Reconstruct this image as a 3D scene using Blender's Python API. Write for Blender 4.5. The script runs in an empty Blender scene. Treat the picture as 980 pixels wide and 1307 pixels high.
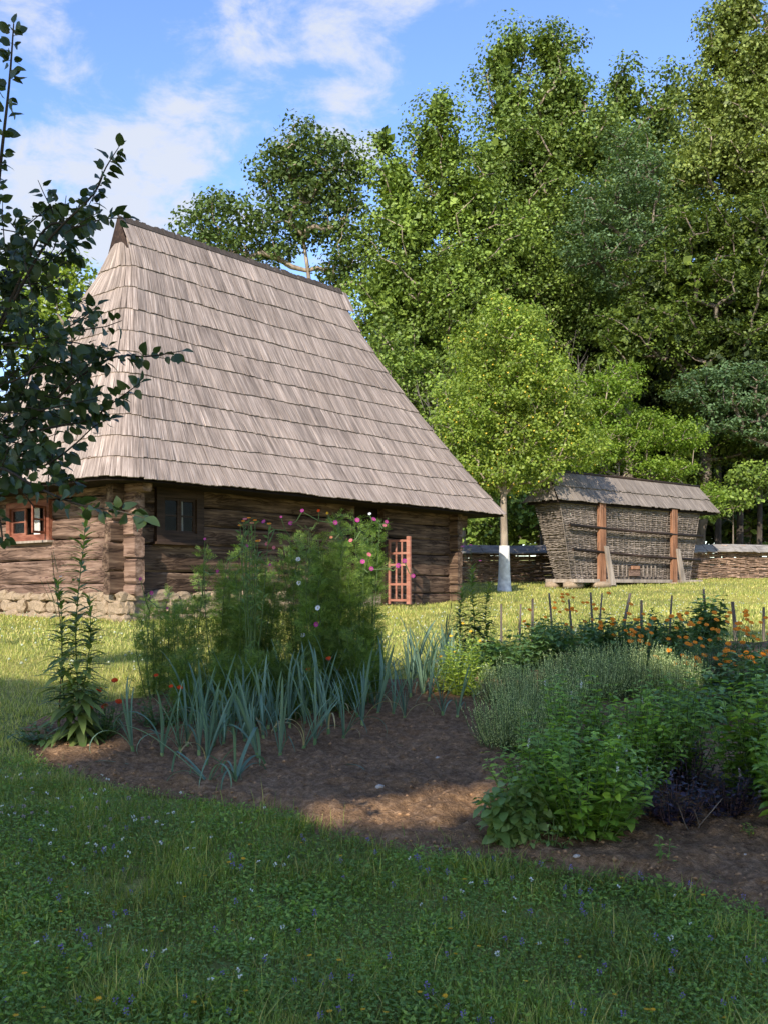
import bpy, math, random
import numpy as np
from mathutils import Matrix, Vector

# ------------------------------------------------------------------ scene, camera, world, sun
SC = bpy.context.scene
COL = SC.collection
random.seed(11)
RG = np.random.default_rng(11)

CAMZ = 1.55
F = 1298.0                      # focal length in photo pixels (photo 980 x 1307, horizon row 750)
cam_d = bpy.data.cameras.new('camera')
cam = bpy.data.objects.new('camera', cam_d); COL.objects.link(cam)
cam_d.sensor_fit = 'VERTICAL'; cam_d.sensor_height = 36.0
cam_d.lens = 36.0*F/1307.0
cam_d.shift_y = 96.5/1307.0
cam_d.clip_start = 0.05; cam_d.clip_end = 2000
cam.location = (0, 0, CAMZ); cam.rotation_euler = (math.radians(90), 0, 0)
SC.camera = cam

SUN_H = np.array([-0.295, -0.957]); SUN_H /= np.linalg.norm(SUN_H)
SUN_EL = math.radians(31)
SUN_DIR = Vector((SUN_H[0]*math.cos(SUN_EL), SUN_H[1]*math.cos(SUN_EL), math.sin(SUN_EL)))
sun_d = bpy.data.lights.new('sun', 'SUN'); sun_d.energy = 2.8; sun_d.angle = math.radians(0.53)
sun_d.color = (1.0, 0.90, 0.76)
sun = bpy.data.objects.new('sun', sun_d); COL.objects.link(sun)
sun.rotation_euler = (-SUN_DIR).to_track_quat('-Z', 'Y').to_euler()
sun.location = (-10, -30, 25)

SC.view_settings.view_transform = 'Standard'
SC.view_settings.look = 'None'
SC.view_settings.exposure = 1.5
SC.view_settings.gamma = 1.0
SC.view_settings.use_curve_mapping = False
try:
    SC.cycles.max_bounces = 6; SC.cycles.diffuse_bounces = 3; SC.cycles.transmission_bounces = 4
    SC.cycles.transparent_max_bounces = 4
except Exception: pass

W = bpy.data.worlds.new('World'); SC.world = W; W.use_nodes = True
def build_world():
    nt = W.node_tree; nt.nodes.clear(); n = nt.nodes.new; L = nt.links.new
    out = n('ShaderNodeOutputWorld'); sky = n('ShaderNodeTexSky'); sky.sky_type = 'NISHITA'
    sky.sun_disc = False; sky.sun_elevation = SUN_EL
    sky.sun_rotation = math.atan2(SUN_H[0], SUN_H[1])
    sky.altitude = 400; sky.air_density = 1.0; sky.dust_density = 0.6; sky.ozone_density = 2.2
    b1 = n('ShaderNodeBackground'); b1.inputs[1].default_value = 0.115; L(sky.outputs[0], b1.inputs[0])
    hs = n('ShaderNodeHueSaturation'); hs.inputs['Saturation'].default_value = 1.13; hs.inputs['Value'].default_value = 1.0; hs.inputs['Hue'].default_value = 0.512
    L(sky.outputs[0], hs.inputs['Color']); L(hs.outputs[0], b1.inputs[0])
    tc = n('ShaderNodeTexCoord')
    sep = n('ShaderNodeSeparateXYZ'); L(tc.outputs['Generated'], sep.inputs[0])
    mx = n('ShaderNodeMath'); mx.operation = 'MAXIMUM'; L(sep.outputs[2], mx.inputs[0]); mx.inputs[1].default_value = 0.02
    ad = n('ShaderNodeMath'); ad.operation = 'ADD'; L(mx.outputs[0], ad.inputs[0]); ad.inputs[1].default_value = 0.25
    dv = n('ShaderNodeVectorMath'); dv.operation = 'DIVIDE'; L(tc.outputs['Generated'], dv.inputs[0])
    cb = n('ShaderNodeCombineXYZ'); L(ad.outputs[0], cb.inputs[0]); L(ad.outputs[0], cb.inputs[1]); L(ad.outputs[0], cb.inputs[2])
    L(cb.outputs[0], dv.inputs[1])
    no = n('ShaderNodeTexNoise'); no.inputs['Scale'].default_value = 9; no.inputs['Detail'].default_value = 9
    no.inputs['Roughness'].default_value = 0.62; no.inputs['Distortion'].default_value = 0.25; L(dv.outputs[0], no.inputs['Vector'])
    # cloud banks: direction, angular radius, weight
    banks = [(60,270,.10,.30),(150,290,.10,.22),(250,235,.085,.20),(190,150,.06,.16),(430,85,.085,.24),(510,20,.08,.16),(330,20,.05,.12),(25,40,.05,.26),
             (20,330,.12,.22),(320,300,.06,.10),(240,40,.05,-.10),(50,150,.06,-.14),(760,60,.16,-.22),(90,205,.035,-.10),(110,95,.03,.10),
             (380,170,.04,-.08),(560,130,.05,-.10),(650,60,.07,-.12),(200,238,.022,-.16),(130,30,.05,-.12),(290,150,.04,-.06)]
    acc = None
    for (px, py, r, w) in banks:
        d = Vector(((px-490)/F, 1.0, (750-py)/F)).normalized()
        ds = n('ShaderNodeVectorMath'); ds.operation = 'DISTANCE'; L(tc.outputs['Generated'], ds.inputs[0]); ds.inputs[1].default_value = d
        mr = n('ShaderNodeMapRange'); mr.interpolation_type = 'SMOOTHSTEP'; L(ds.outputs['Value'], mr.inputs[0])
        mr.inputs[1].default_value = 0; mr.inputs[2].default_value = r*1.5; mr.inputs[3].default_value = w; mr.inputs[4].default_value = 0
        if acc is None: acc = mr.outputs[0]
        else:
            a = n('ShaderNodeMath'); L(acc, a.inputs[0]); L(mr.outputs[0], a.inputs[1]); acc = a.outputs[0]
    nm = n('ShaderNodeMath'); nm.operation = 'MULTIPLY_ADD'; L(no.outputs[0], nm.inputs[0]); nm.inputs[1].default_value = 1.9; nm.inputs[2].default_value = -0.46
    a = n('ShaderNodeMath'); L(acc, a.inputs[0]); L(nm.outputs[0], a.inputs[1])
    cr = n('ShaderNodeMapRange'); cr.interpolation_type = 'SMOOTHSTEP'; L(a.outputs[0], cr.inputs[0])
    cr.inputs[1].default_value = 0.50; cr.inputs[2].default_value = 1.02; cr.inputs[4].default_value = 0.92
    b2 = n('ShaderNodeBackground'); b2.inputs[0].default_value = (0.86, 0.91, 1.02, 1); b2.inputs[1].default_value = 0.32
    ms = n('ShaderNodeMixShader'); L(cr.outputs[0], ms.inputs[0]); L(b1.outputs[0], ms.inputs[1]); L(b2.outputs[0], ms.inputs[2])
    L(ms.outputs[0], out.inputs[0])
build_world()

# ------------------------------------------------------------------ ground height
_gy = np.array([-60,-20,0,2,3.6,5.4,7.5,9,12,16.5,20,24,27,30,32,36,45,60,120,400.])
_gv = np.array([-.6,-.35,-.12,-.05,0,.17,.34,.48,.72,.93,1.02,1.14,1.40,1.60,1.70,1.88,2.1,2.6,5,12.])
_ty = np.arange(-60, 400, 0.25); _tv = np.interp(_ty, _gy, _gv)
_k = np.ones(7)/7; _tv = np.convolve(np.pad(_tv, 3, mode='edge'), _k, mode='valid')
def gz(x, y):
    x = np.asarray(x, float); y = np.asarray(y, float)
    return np.interp(y, _ty, _tv) + 0.012*np.sin(x*1.7+y*.9) + 0.01*np.sin(y*2.3-x*.8)
def gzf(x, y): return float(gz(x, y))
def gp(px, py):                 # ground point seen at a photo pixel
    lo, hi = 1.5, 60.0
    for _ in range(60):
        m = .5*(lo+hi)
        z = CAMZ + (750-py)*m/F
        if z > gzf((px-490)*m/F, m): lo = m
        else: hi = m
    return Vector(((px-490)*lo/F, lo, gzf((px-490)*lo/F, lo)))
def wp(px, py, Y): return np.array([(px-490)*Y/F, Y, CAMZ+(750-py)*Y/F])

def vnoise(x, y, s, seed=0):
    r = np.random.default_rng(seed); T = r.random((64, 64))
    xx = x/s; yy = y/s; xi = np.floor(xx).astype(int); yi = np.floor(yy).astype(int)
    fx = xx-xi; fy = yy-yi; fx = fx*fx*(3-2*fx); fy = fy*fy*(3-2*fy)
    a = T[xi % 64, yi % 64]; b = T[(xi+1) % 64, yi % 64]; c = T[xi % 64, (yi+1) % 64]; d = T[(xi+1) % 64, (yi+1) % 64]
    return (a*(1-fx)+b*fx)*(1-fy)+(c*(1-fx)+d*fx)*fy

# ------------------------------------------------------------------ materials
def nmat(name, rough=.7, spec=.3):
    m = bpy.data.materials.new(name); m.use_nodes = True; nt = m.node_tree
    b = nt.nodes['Principled BSDF']; b.inputs['Roughness'].default_value = rough
    b.inputs['Specular IOR Level'].default_value = spec
    return m, nt, b
def ramp(nt, fac, cols, pos=None):
    r = nt.nodes.new('ShaderNodeValToRGB'); e = r.color_ramp.elements
    n = len(cols); pos = pos or [i/(n-1) for i in range(n)]
    while len(e) < n: e.new(0.5)
    for i in range(n): e[i].position = pos[i]; e[i].color = (*cols[i], 1)
    nt.links.new(fac, r.inputs[0]); return r.outputs[0]
def noise(nt, vec, scale, detail=4, rough=.55, mapping=None, dist=0):
    n = nt.nodes.new('ShaderNodeTexNoise'); n.inputs['Scale'].default_value = scale; n.inputs['Detail'].default_value = detail
    n.inputs['Roughness'].default_value = rough; n.inputs['Distortion'].default_value = dist
    if mapping is not None:
        mp = nt.nodes.new('ShaderNodeMapping'); mp.inputs['Scale'].default_value = mapping
        nt.links.new(vec, mp.inputs[0]); vec = mp.outputs[0]
    nt.links.new(vec, n.inputs['Vector']); return n.outputs[0]
def mixc(nt, a, b, fac, mode='MULTIPLY'):
    m = nt.nodes.new('ShaderNodeMix'); m.data_type = 'RGBA'; m.blend_type = mode
    for s, v in ((6, a), (7, b), (0, fac)):
        if hasattr(v, 'is_output'): nt.links.new(v, m.inputs[s])
        elif isinstance(v, (int, float)): m.inputs[s].default_value = v
        else: m.inputs[s].default_value = (*v, 1)
    return m.outputs[2]
def bump(nt, b, h, strength=.5, dist=.02):
    bp = nt.nodes.new('ShaderNodeBump'); bp.inputs['Strength'].default_value = strength; bp.inputs['Distance'].default_value = dist
    nt.links.new(h, bp.inputs['Height']); nt.links.new(bp.outputs[0], b.inputs['Normal'])
def vary(nt, fac, lo, hi):
    mr = nt.nodes.new('ShaderNodeMapRange'); nt.links.new(fac, mr.inputs[0]); mr.inputs[1].default_value = .25; mr.inputs[2].default_value = .75
    mr.inputs[3].default_value = lo; mr.inputs[4].default_value = hi
    c = nt.nodes.new('ShaderNodeCombineColor')
    for i in range(3): nt.links.new(mr.outputs[0], c.inputs[i])
    return c.outputs[0]

def leafmat(name, cols, transl=.35, rough=.45, nscale=.7, lo=.75, hi=1.25, spec=.3, objrand=False):
    m, nt, b = nmat(name, rough, spec)
    g = nt.nodes.new('ShaderNodeNewGeometry'); tc = nt.nodes.new('ShaderNodeTexCoord')
    if objrand:
        oi = nt.nodes.new('ShaderNodeObjectInfo'); src = oi.outputs['Random']
    else: src = g.outputs['Random Per Island']
    c = ramp(nt, src, cols)
    nz = noise(nt, g.outputs['Position'], nscale, 2)
    c = mixc(nt, c, vary(nt, nz, lo, hi), 1.0)
    nt.links.new(c, b.inputs['Base Color'])
    t = nt.nodes.new('ShaderNodeBsdfTranslucent'); tcol = mixc(nt, c, (1.5, 1.45, .5), 1.0); nt.links.new(tcol, t.inputs[0])
    mx = nt.nodes.new('ShaderNodeMixShader'); mx.inputs[0].default_value = transl
    nt.links.new(b.outputs[0], mx.inputs[1]); nt.links.new(t.outputs[0], mx.inputs[2])
    nt.links.new(mx.outputs[0], nt.nodes['Material Output'].inputs[0])
    return m
def woodmat(name, cols, sc=(1.2, 22, 22), coord='Object', rough=.8, bs=.6, island=.0, big=.35, cracks=False, bd=.01):
    m, nt, b = nmat(name, rough, .2)
    tc = nt.nodes.new('ShaderNodeTexCoord'); v = tc.outputs[coord]
    n1 = noise(nt, v, 1.0, 6, .6, sc, .3)
    c = ramp(nt, n1, cols, [.28, .5, .72] if len(cols) == 3 else None)
    if coord == 'UV':
        g_ = nt.nodes.new('ShaderNodeTexCoord'); st = noise(nt, g_.outputs['Object'], 1.0, 5, .65, (1.6, 1.6, .35)); c = mixc(nt, c, ramp(nt, st, [(.84,.83,.82), (1,1,1), (1.05,1.04,1.02)], [.33, .47, .7]), 1.0)
    n2 = noise(nt, v, 1.3, 3, .5, (1, 1, 1)); c = mixc(nt, c, vary(nt, n2, 1-big, 1+big), 1.0)
    if island:
        g = nt.nodes.new('ShaderNodeNewGeometry')
        mr = nt.nodes.new('ShaderNodeMapRange'); nt.links.new(g.outputs['Random Per Island'], mr.inputs[0])
        mr.inputs[3].default_value = 1-island; mr.inputs[4].default_value = 1+island
        cc = nt.nodes.new('ShaderNodeCombineColor')
        for i in range(3): nt.links.new(mr.outputs[0], cc.inputs[i])
        c = mixc(nt, c, cc.outputs[0], 1.0)
    h = n1
    if cracks:
        n3 = noise(nt, v, 1.0, 5, .6, (sc[0]*.5, sc[1]*.35, sc[2]*.35), .6)
        k = ramp(nt, n3, [(1, 1, 1), (.25, .2, .18), (1, 1, 1)], [.46, .49, .515]); c = mixc(nt, c, k, .9)
        mm = nt.nodes.new('ShaderNodeMath'); mm.operation = 'MULTIPLY'; nt.links.new(n1, mm.inputs[0]); nt.links.new(k, mm.inputs[1]); h = mm.outputs[0]
    nt.links.new(c, b.inputs['Base Color']); bump(nt, b, h, bs, bd)
    return m
def plain(name, col, rough=.6, spec=.3, var=.2, nscale=8, bs=0.0):
    m, nt, b = nmat(name, rough, spec); tc = nt.nodes.new('ShaderNodeTexCoord')
    nz = noise(nt, tc.outputs['Object'], nscale, 4)
    c = mixc(nt, col, vary(nt, nz, 1-var, 1+var), 1.0); nt.links.new(c, b.inputs['Base Color'])
    if bs: bump(nt, b, nz, bs, .02)
    return m

M = {}
M['shingle'] = woodmat('weathered_shingle', [(.095,.073,.058), (.27,.218,.186), (.47,.395,.345)], (38, 1.2, 1), 'UV', .85, 1.0, .22, .22, False, .02)
M['shingle_edge'] = woodmat('dark_shingle', [(.03,.024,.020), (.055,.045,.038), (.09,.075,.063)], (26, 1.6, 1), 'UV', .9, .5, .3, .2)
M['crib_shingle'] = woodmat('crib_shingle', [(.09,.075,.063), (.175,.148,.125), (.28,.24,.205)], (20, 1.6, 1), 'UV', .85, .5, .25, .2)
M['deck'] = plain('roof_underside', (.022,.016,.012), .9, .1)
M['log'] = woodmat('hewn_log', [(.022,.013,.009), (.085,.053,.036), (.21,.145,.10)], (1.1, 9, 14), 'Object', .85, .8, 0, .45, True, .02)
M['log_sunlit'] = woodmat('sunlit_log', [(.045,.028,.020), (.16,.102,.075), (.29,.20,.155)], (1.1, 9, 14), 'Object', .85, .8, 0, .4, True, .02)  # same log wood, lightened in colour for the sun on the gable
M['dark_wood'] = woodmat('dark_wood', [(.016,.010,.007), (.038,.023,.016), (.07,.044,.031)], (1.5, 22, 22), 'Object', .75, .4)
M['red_wood'] = woodmat('red_painted_wood', [(.10,.035,.022), (.19,.068,.042), (.27,.12,.08)], (3, 14, 14), 'Object', .75, .4)
M['pink_wood'] = woodmat('faded_red_wood', [(.19,.075,.052), (.29,.125,.088), (.36,.19,.145)], (3, 14, 14), 'Object', .75, .4)
M['post'] = woodmat('orange_brown_post', [(.13,.06,.032), (.25,.12,.065), (.36,.21,.14)], (14, 14, 1.0), 'Object', .8, .5, 0, .3, True)
M['pale_wood'] = woodmat('pale_weathered_wood', [(.17,.14,.112), (.27,.225,.185), (.37,.315,.265)], (12, 12, 1.2), 'Object', .85, .5, .1, .25)
M['wicker'] = woodmat('grey_wicker', [(.09,.074,.062), (.185,.155,.13), (.30,.255,.22)], (6, 6, 20), 'Object', .85, .4, .35, .25)
M['wattle'] = woodmat('brown_wattle', [(.10,.062,.043), (.22,.145,.10), (.34,.245,.19)], (5, 5, 20), 'Object', .85, .4, .45, .3)
M['cap'] = woodmat('grey_cap_board', [(.12,.11,.10), (.20,.183,.168), (.30,.275,.255)], (3, 18, 3), 'Object', .85, .5, .1, .25)
M['stake'] = woodmat('stake_wood', [(.06,.048,.04), (.13,.105,.085), (.24,.2,.165)], (16, 16, 2), 'Object', .85, .5, .1, .3)
M['bark'] = woodmat('bark', [(.05,.040,.032), (.13,.105,.082), (.24,.20,.16)], (5, 5, 1.5), 'Object', .9, .7, 0, .3)
M['bark_dark_shaded'] = woodmat('dark_shaded_bark', [(.015,.012,.010), (.045,.036,.028), (.09,.075,.06)], (5, 5, 1.5), 'Object', .9, .7, 0, .4)  # dark bark of the apple branches; canopy shade painted on far slim trunks
M['bark_pale'] = woodmat('pale_bark', [(.12,.095,.070), (.24,.195,.15), (.38,.32,.25)], (5, 5, 1.5), 'Object', .9, .7, 0, .3)
M['lime'] = plain('lime_wash', (.55,.55,.53), .8, .2, .35, 7, .5)
M['stone'] = plain('field_stone', (.27,.205,.14), .85, .2, .35, 5, .5)
M['mortar'] = plain('lime_mortar', (.29,.235,.175), .9, .1, .25, 6, .6)
M['pebble'] = plain('pale_pebble', (.42,.38,.33), .7, .3, .3, 9, .2)
M['curtain'] = plain('white_curtain', (.62,.62,.6), .8, .1, .15, 12)
m, nt, b = nmat('window_glass', .08, .25); b.inputs['Base Color'].default_value = (.01,.011,.012,1); _t = nt.nodes.new('ShaderNodeBsdfTransparent'); _x = nt.nodes.new('ShaderNodeMixShader')
_x.inputs[0].default_value = .82; nt.links.new(b.outputs[0], _x.inputs[1]); nt.links.new(_t.outputs[0], _x.inputs[2]); nt.links.new(_x.outputs[0], nt.nodes['Material Output'].inputs[0]); M['glass'] = m
m, nt, b = nmat('unlit_room_paint', .9, 0); b.inputs['Base Color'].default_value = (.012,.009,.007,1); M['void'] = m  # near-black colour painted in for the unlit room behind the panes

# foliage
M['oak'] = leafmat('oak_leaf', [(0.046,0.078,0.021), (0.084,0.132,0.034), (0.134,0.192,0.053)], .28)
M['ash'] = leafmat('ash_leaf', [(0.070,0.115,0.020), (0.132,0.200,0.034), (0.211,0.293,0.051)], .2, .5, .5, .62, 1.35)
M['maple'] = leafmat('maple_leaf', [(0.063,0.104,0.020), (0.116,0.178,0.034), (0.185,0.251,0.051)], .2, .5, .5, .62, 1.35)
M['poplar'] = leafmat('tall_tree_leaf', [(0.084,0.118,0.027), (0.151,0.200,0.044), (0.234,0.287,0.069)], .2, .5, .5, .62, 1.35)
M['locust'] = leafmat('blue_green_leaf', [(0.054,0.101,0.044), (0.096,0.162,0.071), (0.147,0.225,0.102)], .3)
M['hornbeam'] = leafmat('hornbeam_leaf', [(0.035,0.063,0.011), (0.075,0.115,0.018), (0.131,0.178,0.027)], .2, .5, .5, .62, 1.35)
M['fruit'] = leafmat('fruit_tree_leaf', [(0.112,0.179,0.031), (0.206,0.292,0.050), (0.327,0.402,0.070)], .4)
M['bright'] = leafmat('bright_leaf', [(0.097,0.166,0.022), (0.159,0.251,0.032), (0.243,0.330,0.048)], .45)
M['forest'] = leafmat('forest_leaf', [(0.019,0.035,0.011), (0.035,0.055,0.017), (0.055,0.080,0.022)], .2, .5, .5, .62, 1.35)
M['shade'] = leafmat('shade_tree_leaf', [(.06,.09,.02), (.09,.13,.03), (.12,.16,.04)], .5)
M['yfruit'] = plain('yellow_fruit', (.62,.46,.06), .4, .4, .1)
M['grey_twig'] = plain('grey_twig', (.16,.14,.12), .9, .1)
M['apple_leaf'] = leafmat('apple_leaf', [(0.026,0.048,0.017), (0.043,0.071,0.024), (0.067,0.101,0.033)], .22, .4, 3, .8, 1.2, .45, True)
M['grass'] = leafmat('grass_blade', [(0.116,0.196,0.035), (0.200,0.286,0.051), (0.327,0.388,0.077), (0.489,0.401,0.139)], .35, .5, 1.6, .65, 1.3)
M['lawn_blade'] = leafmat('lawn_blade', [(0.188,0.240,0.052), (0.301,0.354,0.079), (0.466,0.468,0.135), (0.679,0.571,0.239)], .35, .55, .8, .75, 1.25)
M['clover'] = leafmat('clover_leaf', [(0.119,0.222,0.041), (0.194,0.317,0.063), (0.302,0.420,0.089)], .3, .5, 1.5, .7, 1.25)
M['cosmos'] = leafmat('cosmos_leaf', [(0.076,0.143,0.033), (0.132,0.212,0.044), (0.214,0.304,0.061)], .35, .5, 2.5, .7, 1.4)
M['leek'] = leafmat('leek_leaf', [(0.097,0.173,0.122), (0.142,0.238,0.168), (0.192,0.296,0.202)], .25, .5, 4, .8, 1.2, .3, True)
M['leek_dry'] = leafmat('dry_leek_leaf', [(.30,.25,.13), (.40,.34,.18), (.45,.40,.22)], .2, .7, 4, .8, 1.2, .1, True)
M['basil'] = leafmat('basil_leaf', [(0.168,0.307,0.036), (0.271,0.434,0.051), (0.395,0.568,0.070)], .3, .38, 4, .75, 1.25, .45, True)
M['basil_pale'] = leafmat('pale_basil_leaf', [(0.132,0.228,0.066), (0.204,0.312,0.096), (0.300,0.396,0.132)], .35, .45, 4, .85, 1.15, .4, True)
M['purple'] = leafmat('purple_basil_leaf', [(0.018,0.017,0.027), (0.033,0.024,0.045), (0.053,0.036,0.068)], .1, .35, 4, .8, 1.2, .55, True)
M['hyssop'] = leafmat('hyssop_leaf', [(0.335,0.418,0.187), (0.513,0.593,0.272), (0.729,0.786,0.386)], .3, .6, 3, .8, 1.2)
M['broad'] = leafmat('broad_leaf', [(0.064,0.139,0.046), (0.103,0.194,0.061), (0.157,0.264,0.080)], .28, .45, 3, .75, 1.25, .35)
M['calen_leaf'] = leafmat('calendula_leaf', [(0.061,0.125,0.040), (0.101,0.181,0.056), (0.161,0.263,0.081)], .3, .5, 3, .75, 1.25)
M['yellow_bush'] = leafmat('yellow_green_leaf', [(0.206,0.317,0.063), (0.332,0.444,0.087), (0.508,0.572,0.143)], .4, .5, 3, .8, 1.2)
M['tall_herb'] = leafmat('tall_herb_leaf', [(0.118,0.183,0.049), (0.201,0.279,0.073), (0.330,0.386,0.116)], .35, .5, 3, .75, 1.25, .3, True)
M['mari_leaf'] = leafmat('marigold_leaf', [(0.055,0.127,0.033), (0.091,0.182,0.047), (0.164,0.273,0.064)], .3, .5, 3, .75, 1.25)
def petal(n, c, rough=.55): return leafmat(n, [tuple(x*.8 for x in c), c], .3, rough, 20, .85, 1.15, .2)
M['orange'] = petal('orange_petal', (.78,.27,.015)); M['magenta'] = petal('magenta_petal', (.42,.05,.26)); M['pink'] = petal('pink_petal', (.62,.16,.22))
M['white'] = petal('white_petal', (.72,.74,.82)); M['redorange'] = petal('red_orange_petal', (.62,.07,.01)); M['yellow'] = petal('yellow_petal', (.80,.45,.03))
M['violet'] = petal('violet_petal', (.20,.16,.42)); M['lilac'] = petal('lilac_petal', (.40,.30,.42)); M['salmon'] = petal('salmon_petal', (.72,.28,.16)); M['cream'] = petal('cream_flower', (.5,.55,.42))
M['stem'] = plain('green_stem', (.09,.14,.045), .6, .2); M['brown_stem'] = plain('brown_stem', (.14,.095,.06), .8, .1)
M['purple_stem'] = plain('purple_stem', (.09,.055,.06), .7, .2)
M['center'] = plain('flower_centre', (.5,.32,.03), .8, .1)

def soilmat():
    m, nt, b = nmat('garden_soil', .95, .1); g = nt.nodes.new('ShaderNodeNewGeometry'); v = g.outputs['Position']
    n1 = noise(nt, v, 22, 9, .78); n2 = noise(nt, v, 1.1, 3); n3 = noise(nt, v, 70, 3, .6)
    c = ramp(nt, n1, [(.075,.042,.021), (.22,.132,.070), (.43,.28,.165)], [.3, .5, .72])
    c = mixc(nt, c, vary(nt, n2, .75, 1.3), 1.0)
    sp = ramp(nt, n3, [(1,1,1), (1,1,1), (2.6,2.4,2.2)], [0, .68, .74]); c = mixc(nt, c, sp, 1.0)
    nt.links.new(c, b.inputs['Base Color'])
    a = nt.nodes.new('ShaderNodeMath'); nt.links.new(n1, a.inputs[0]); nt.links.new(n3, a.inputs[1]); bump(nt, b, a.outputs[0], 1.0, .02)
    return m
def lawnmat():
    m, nt, b = nmat('lawn_ground', .95, .1); g = nt.nodes.new('ShaderNodeNewGeometry'); v = g.outputs['Position']
    n1 = noise(nt, v, 30, 6, .7); n2 = noise(nt, v, .6, 4); n3 = noise(nt, v, 5, 4)
    c = ramp(nt, n1, [(.085,.10,.026), (.20,.215,.062), (.33,.315,.12)], [.3, .5, .72])
    dry = ramp(nt, n2, [(1,1,1), (1.7,1.45,1.3)], [.45, .65]); c = mixc(nt, c, dry, 1.0)
    c = mixc(nt, c, vary(nt, n3, .75, 1.3), 1.0)
    nt.links.new(c, b.inputs['Base Color']); bump(nt, b, n1, 1.0, .03); return m
M['soil'] = soilmat(); M['lawn'] = lawnmat()
M['clod'] = plain('soil_clod', (.29,.175,.095), .95, .05, .6, 12, .5)

# ------------------------------------------------------------------ mesh helpers
def npmesh(name, V, Fc, mats=None, mi=None, uv=None, smooth=False):
    V = np.ascontiguousarray(V, dtype=np.float32); Fc = np.ascontiguousarray(Fc, dtype=np.int32)
    me = bpy.data.meshes.new(name); n, k = Fc.shape
    me.vertices.add(len(V)); me.vertices.foreach_set('co', V.ravel())
    me.loops.add(n*k); me.loops.foreach_set('vertex_index', Fc.ravel())
    me.polygons.add(n); me.polygons.foreach_set('loop_start', np.arange(0, n*k, k, dtype=np.int32))
    me.polygons.foreach_set('loop_total', np.full(n, k, dtype=np.int32))
    for mt in (mats or []): me.materials.append(M[mt])
    if mi is not None: me.polygons.foreach_set('material_index', np.asarray(mi, dtype=np.int32))
    if smooth: me.polygons.foreach_set('use_smooth', np.ones(n, dtype=bool))
    if uv is not None:
        l = me.uv_layers.new(name='UVMap'); l.data.foreach_set('uv', np.asarray(uv, dtype=np.float32)[Fc.ravel()].ravel())
    me.update(calc_edges=True); return me
class MB:
    def __init__(s): s.v = []; s.f = []; s.m = []; s.uv = []; s.n = 0; s.sm = False
    def add(s, v, f, m=0, uv=None):
        s.v.extend([tuple(map(float, p)) for p in v]); s.f.extend([tuple(i+s.n for i in q) for q in f]); s.m.extend([m]*len(f))
        s.uv.extend(uv if uv is not None else [(0, 0)]*len(v)); s.n += len(v); return s
    def hexa(s, p, m=0, uv=None):   # 8 points: bottom 4, top 4
        return s.add(p, [(3,2,1,0), (4,5,6,7), (0,1,5,4), (1,2,6,5), (2,3,7,6), (3,0,4,7)], m, uv)
    def box(s, x0, x1, y0, y1, z0, z1, m=0, j=0):
        p = [(x0,y0,z0), (x1,y0,z0), (x1,y1,z0), (x0,y1,z0), (x0,y0,z1), (x1,y0,z1), (x1,y1,z1), (x0,y1,z1)]
        if j: p = [tuple(c+random.uniform(-j, j) for c in q) for q in p]
        return s.hexa(p, m)
    def tube(s, pts, r, k=5, m=0, cap=True):
        pts = [np.array(p, float) for p in pts]; n = len(pts)
        if not hasattr(r, '__len__'): r = [r]*n
        v = []
        up = None
        for i, p in enumerate(pts):
            t = pts[min(i+1, n-1)]-pts[max(i-1, 0)]; t /= (np.linalg.norm(t)+1e-9)
            if up is None: up = np.array([0, 0, 1.]) if abs(t[2]) < .9 else np.array([1., 0, 0])
            a = np.cross(t, up); a /= (np.linalg.norm(a)+1e-9); bb = np.cross(a, t); up = bb
            for q in range(k):
                an = 2*math.pi*q/k; v.append(p+r[i]*(math.cos(an)*a+math.sin(an)*bb))
        f = [(i*k+q, i*k+(q+1) % k, (i+1)*k+(q+1) % k, (i+1)*k+q) for i in range(n-1) for q in range(k)]
        if cap: f += [tuple(range(k)), tuple(range((n-1)*k, n*k))]
        return s.add(v, f, m)
    def mesh(s, name, mats, smooth=False):
        me = bpy.data.meshes.new(name); me.from_pydata(s.v, [], s.f)
        for mt in mats: me.materials.append(M[mt])
        me.polygons.foreach_set('material_index', s.m)
        if smooth: me.polygons.foreach_set('use_smooth', [True]*len(s.f))
        if any(u != (0, 0) for u in s.uv):
            l = me.uv_layers.new(name='UVMap'); li = np.zeros(len(me.loops), dtype=np.int32); me.loops.foreach_get('vertex_index', li)
            l.data.foreach_set('uv', np.array(s.uv, dtype=np.float32)[li].ravel())
        me.update(); return me
def link(name, data, parent=None, loc=None, mw=None):
    o = bpy.data.objects.new(name, data); COL.objects.link(o)
    if parent is not None: o.parent = parent
    if mw is not None: o.matrix_basis = mw
    elif loc is not None: o.location = loc
    return o
def part(name, mb, mats, parent=None, smooth=False, loc=None, rz=None, kind=None):
    if isinstance(mats, str): mats = [mats]
    o = link(name, mb.mesh(name, mats, smooth), parent, loc)
    if rz is not None: o.rotation_euler.z = rz
    if kind: o['kind'] = kind
    return o
def tag(o, label, cat, group=None, kind=None):
    if kind: o['kind'] = kind
    if label: o['label'] = label
    if cat: o['category'] = cat
    if group: o['group'] = group
    return o
def thing(name, label, cat, loc, rz=0, group=None):
    o = bpy.data.objects.new(name, None); COL.objects.link(o); o.empty_display_size = .2
    o.location = loc; o.rotation_euler = (0, 0, rz)
    return tag(o, label, cat, group)
def copy_tree(o, loc, rz, sc=1.0, label=None):
    c = o.copy(); COL.objects.link(c); c.location = loc; c.rotation_euler = (0, 0, rz); c.scale = (sc, sc, sc)
    if label: c['label'] = label
    for ch in list(o.children):
        d = ch.copy(); COL.objects.link(d); d.parent = c
        for g in list(ch.children):
            e = g.copy(); COL.objects.link(e); e.parent = d
    return c
def nrm(a): return a/(np.linalg.norm(a, axis=-1, keepdims=True)+1e-9)

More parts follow.
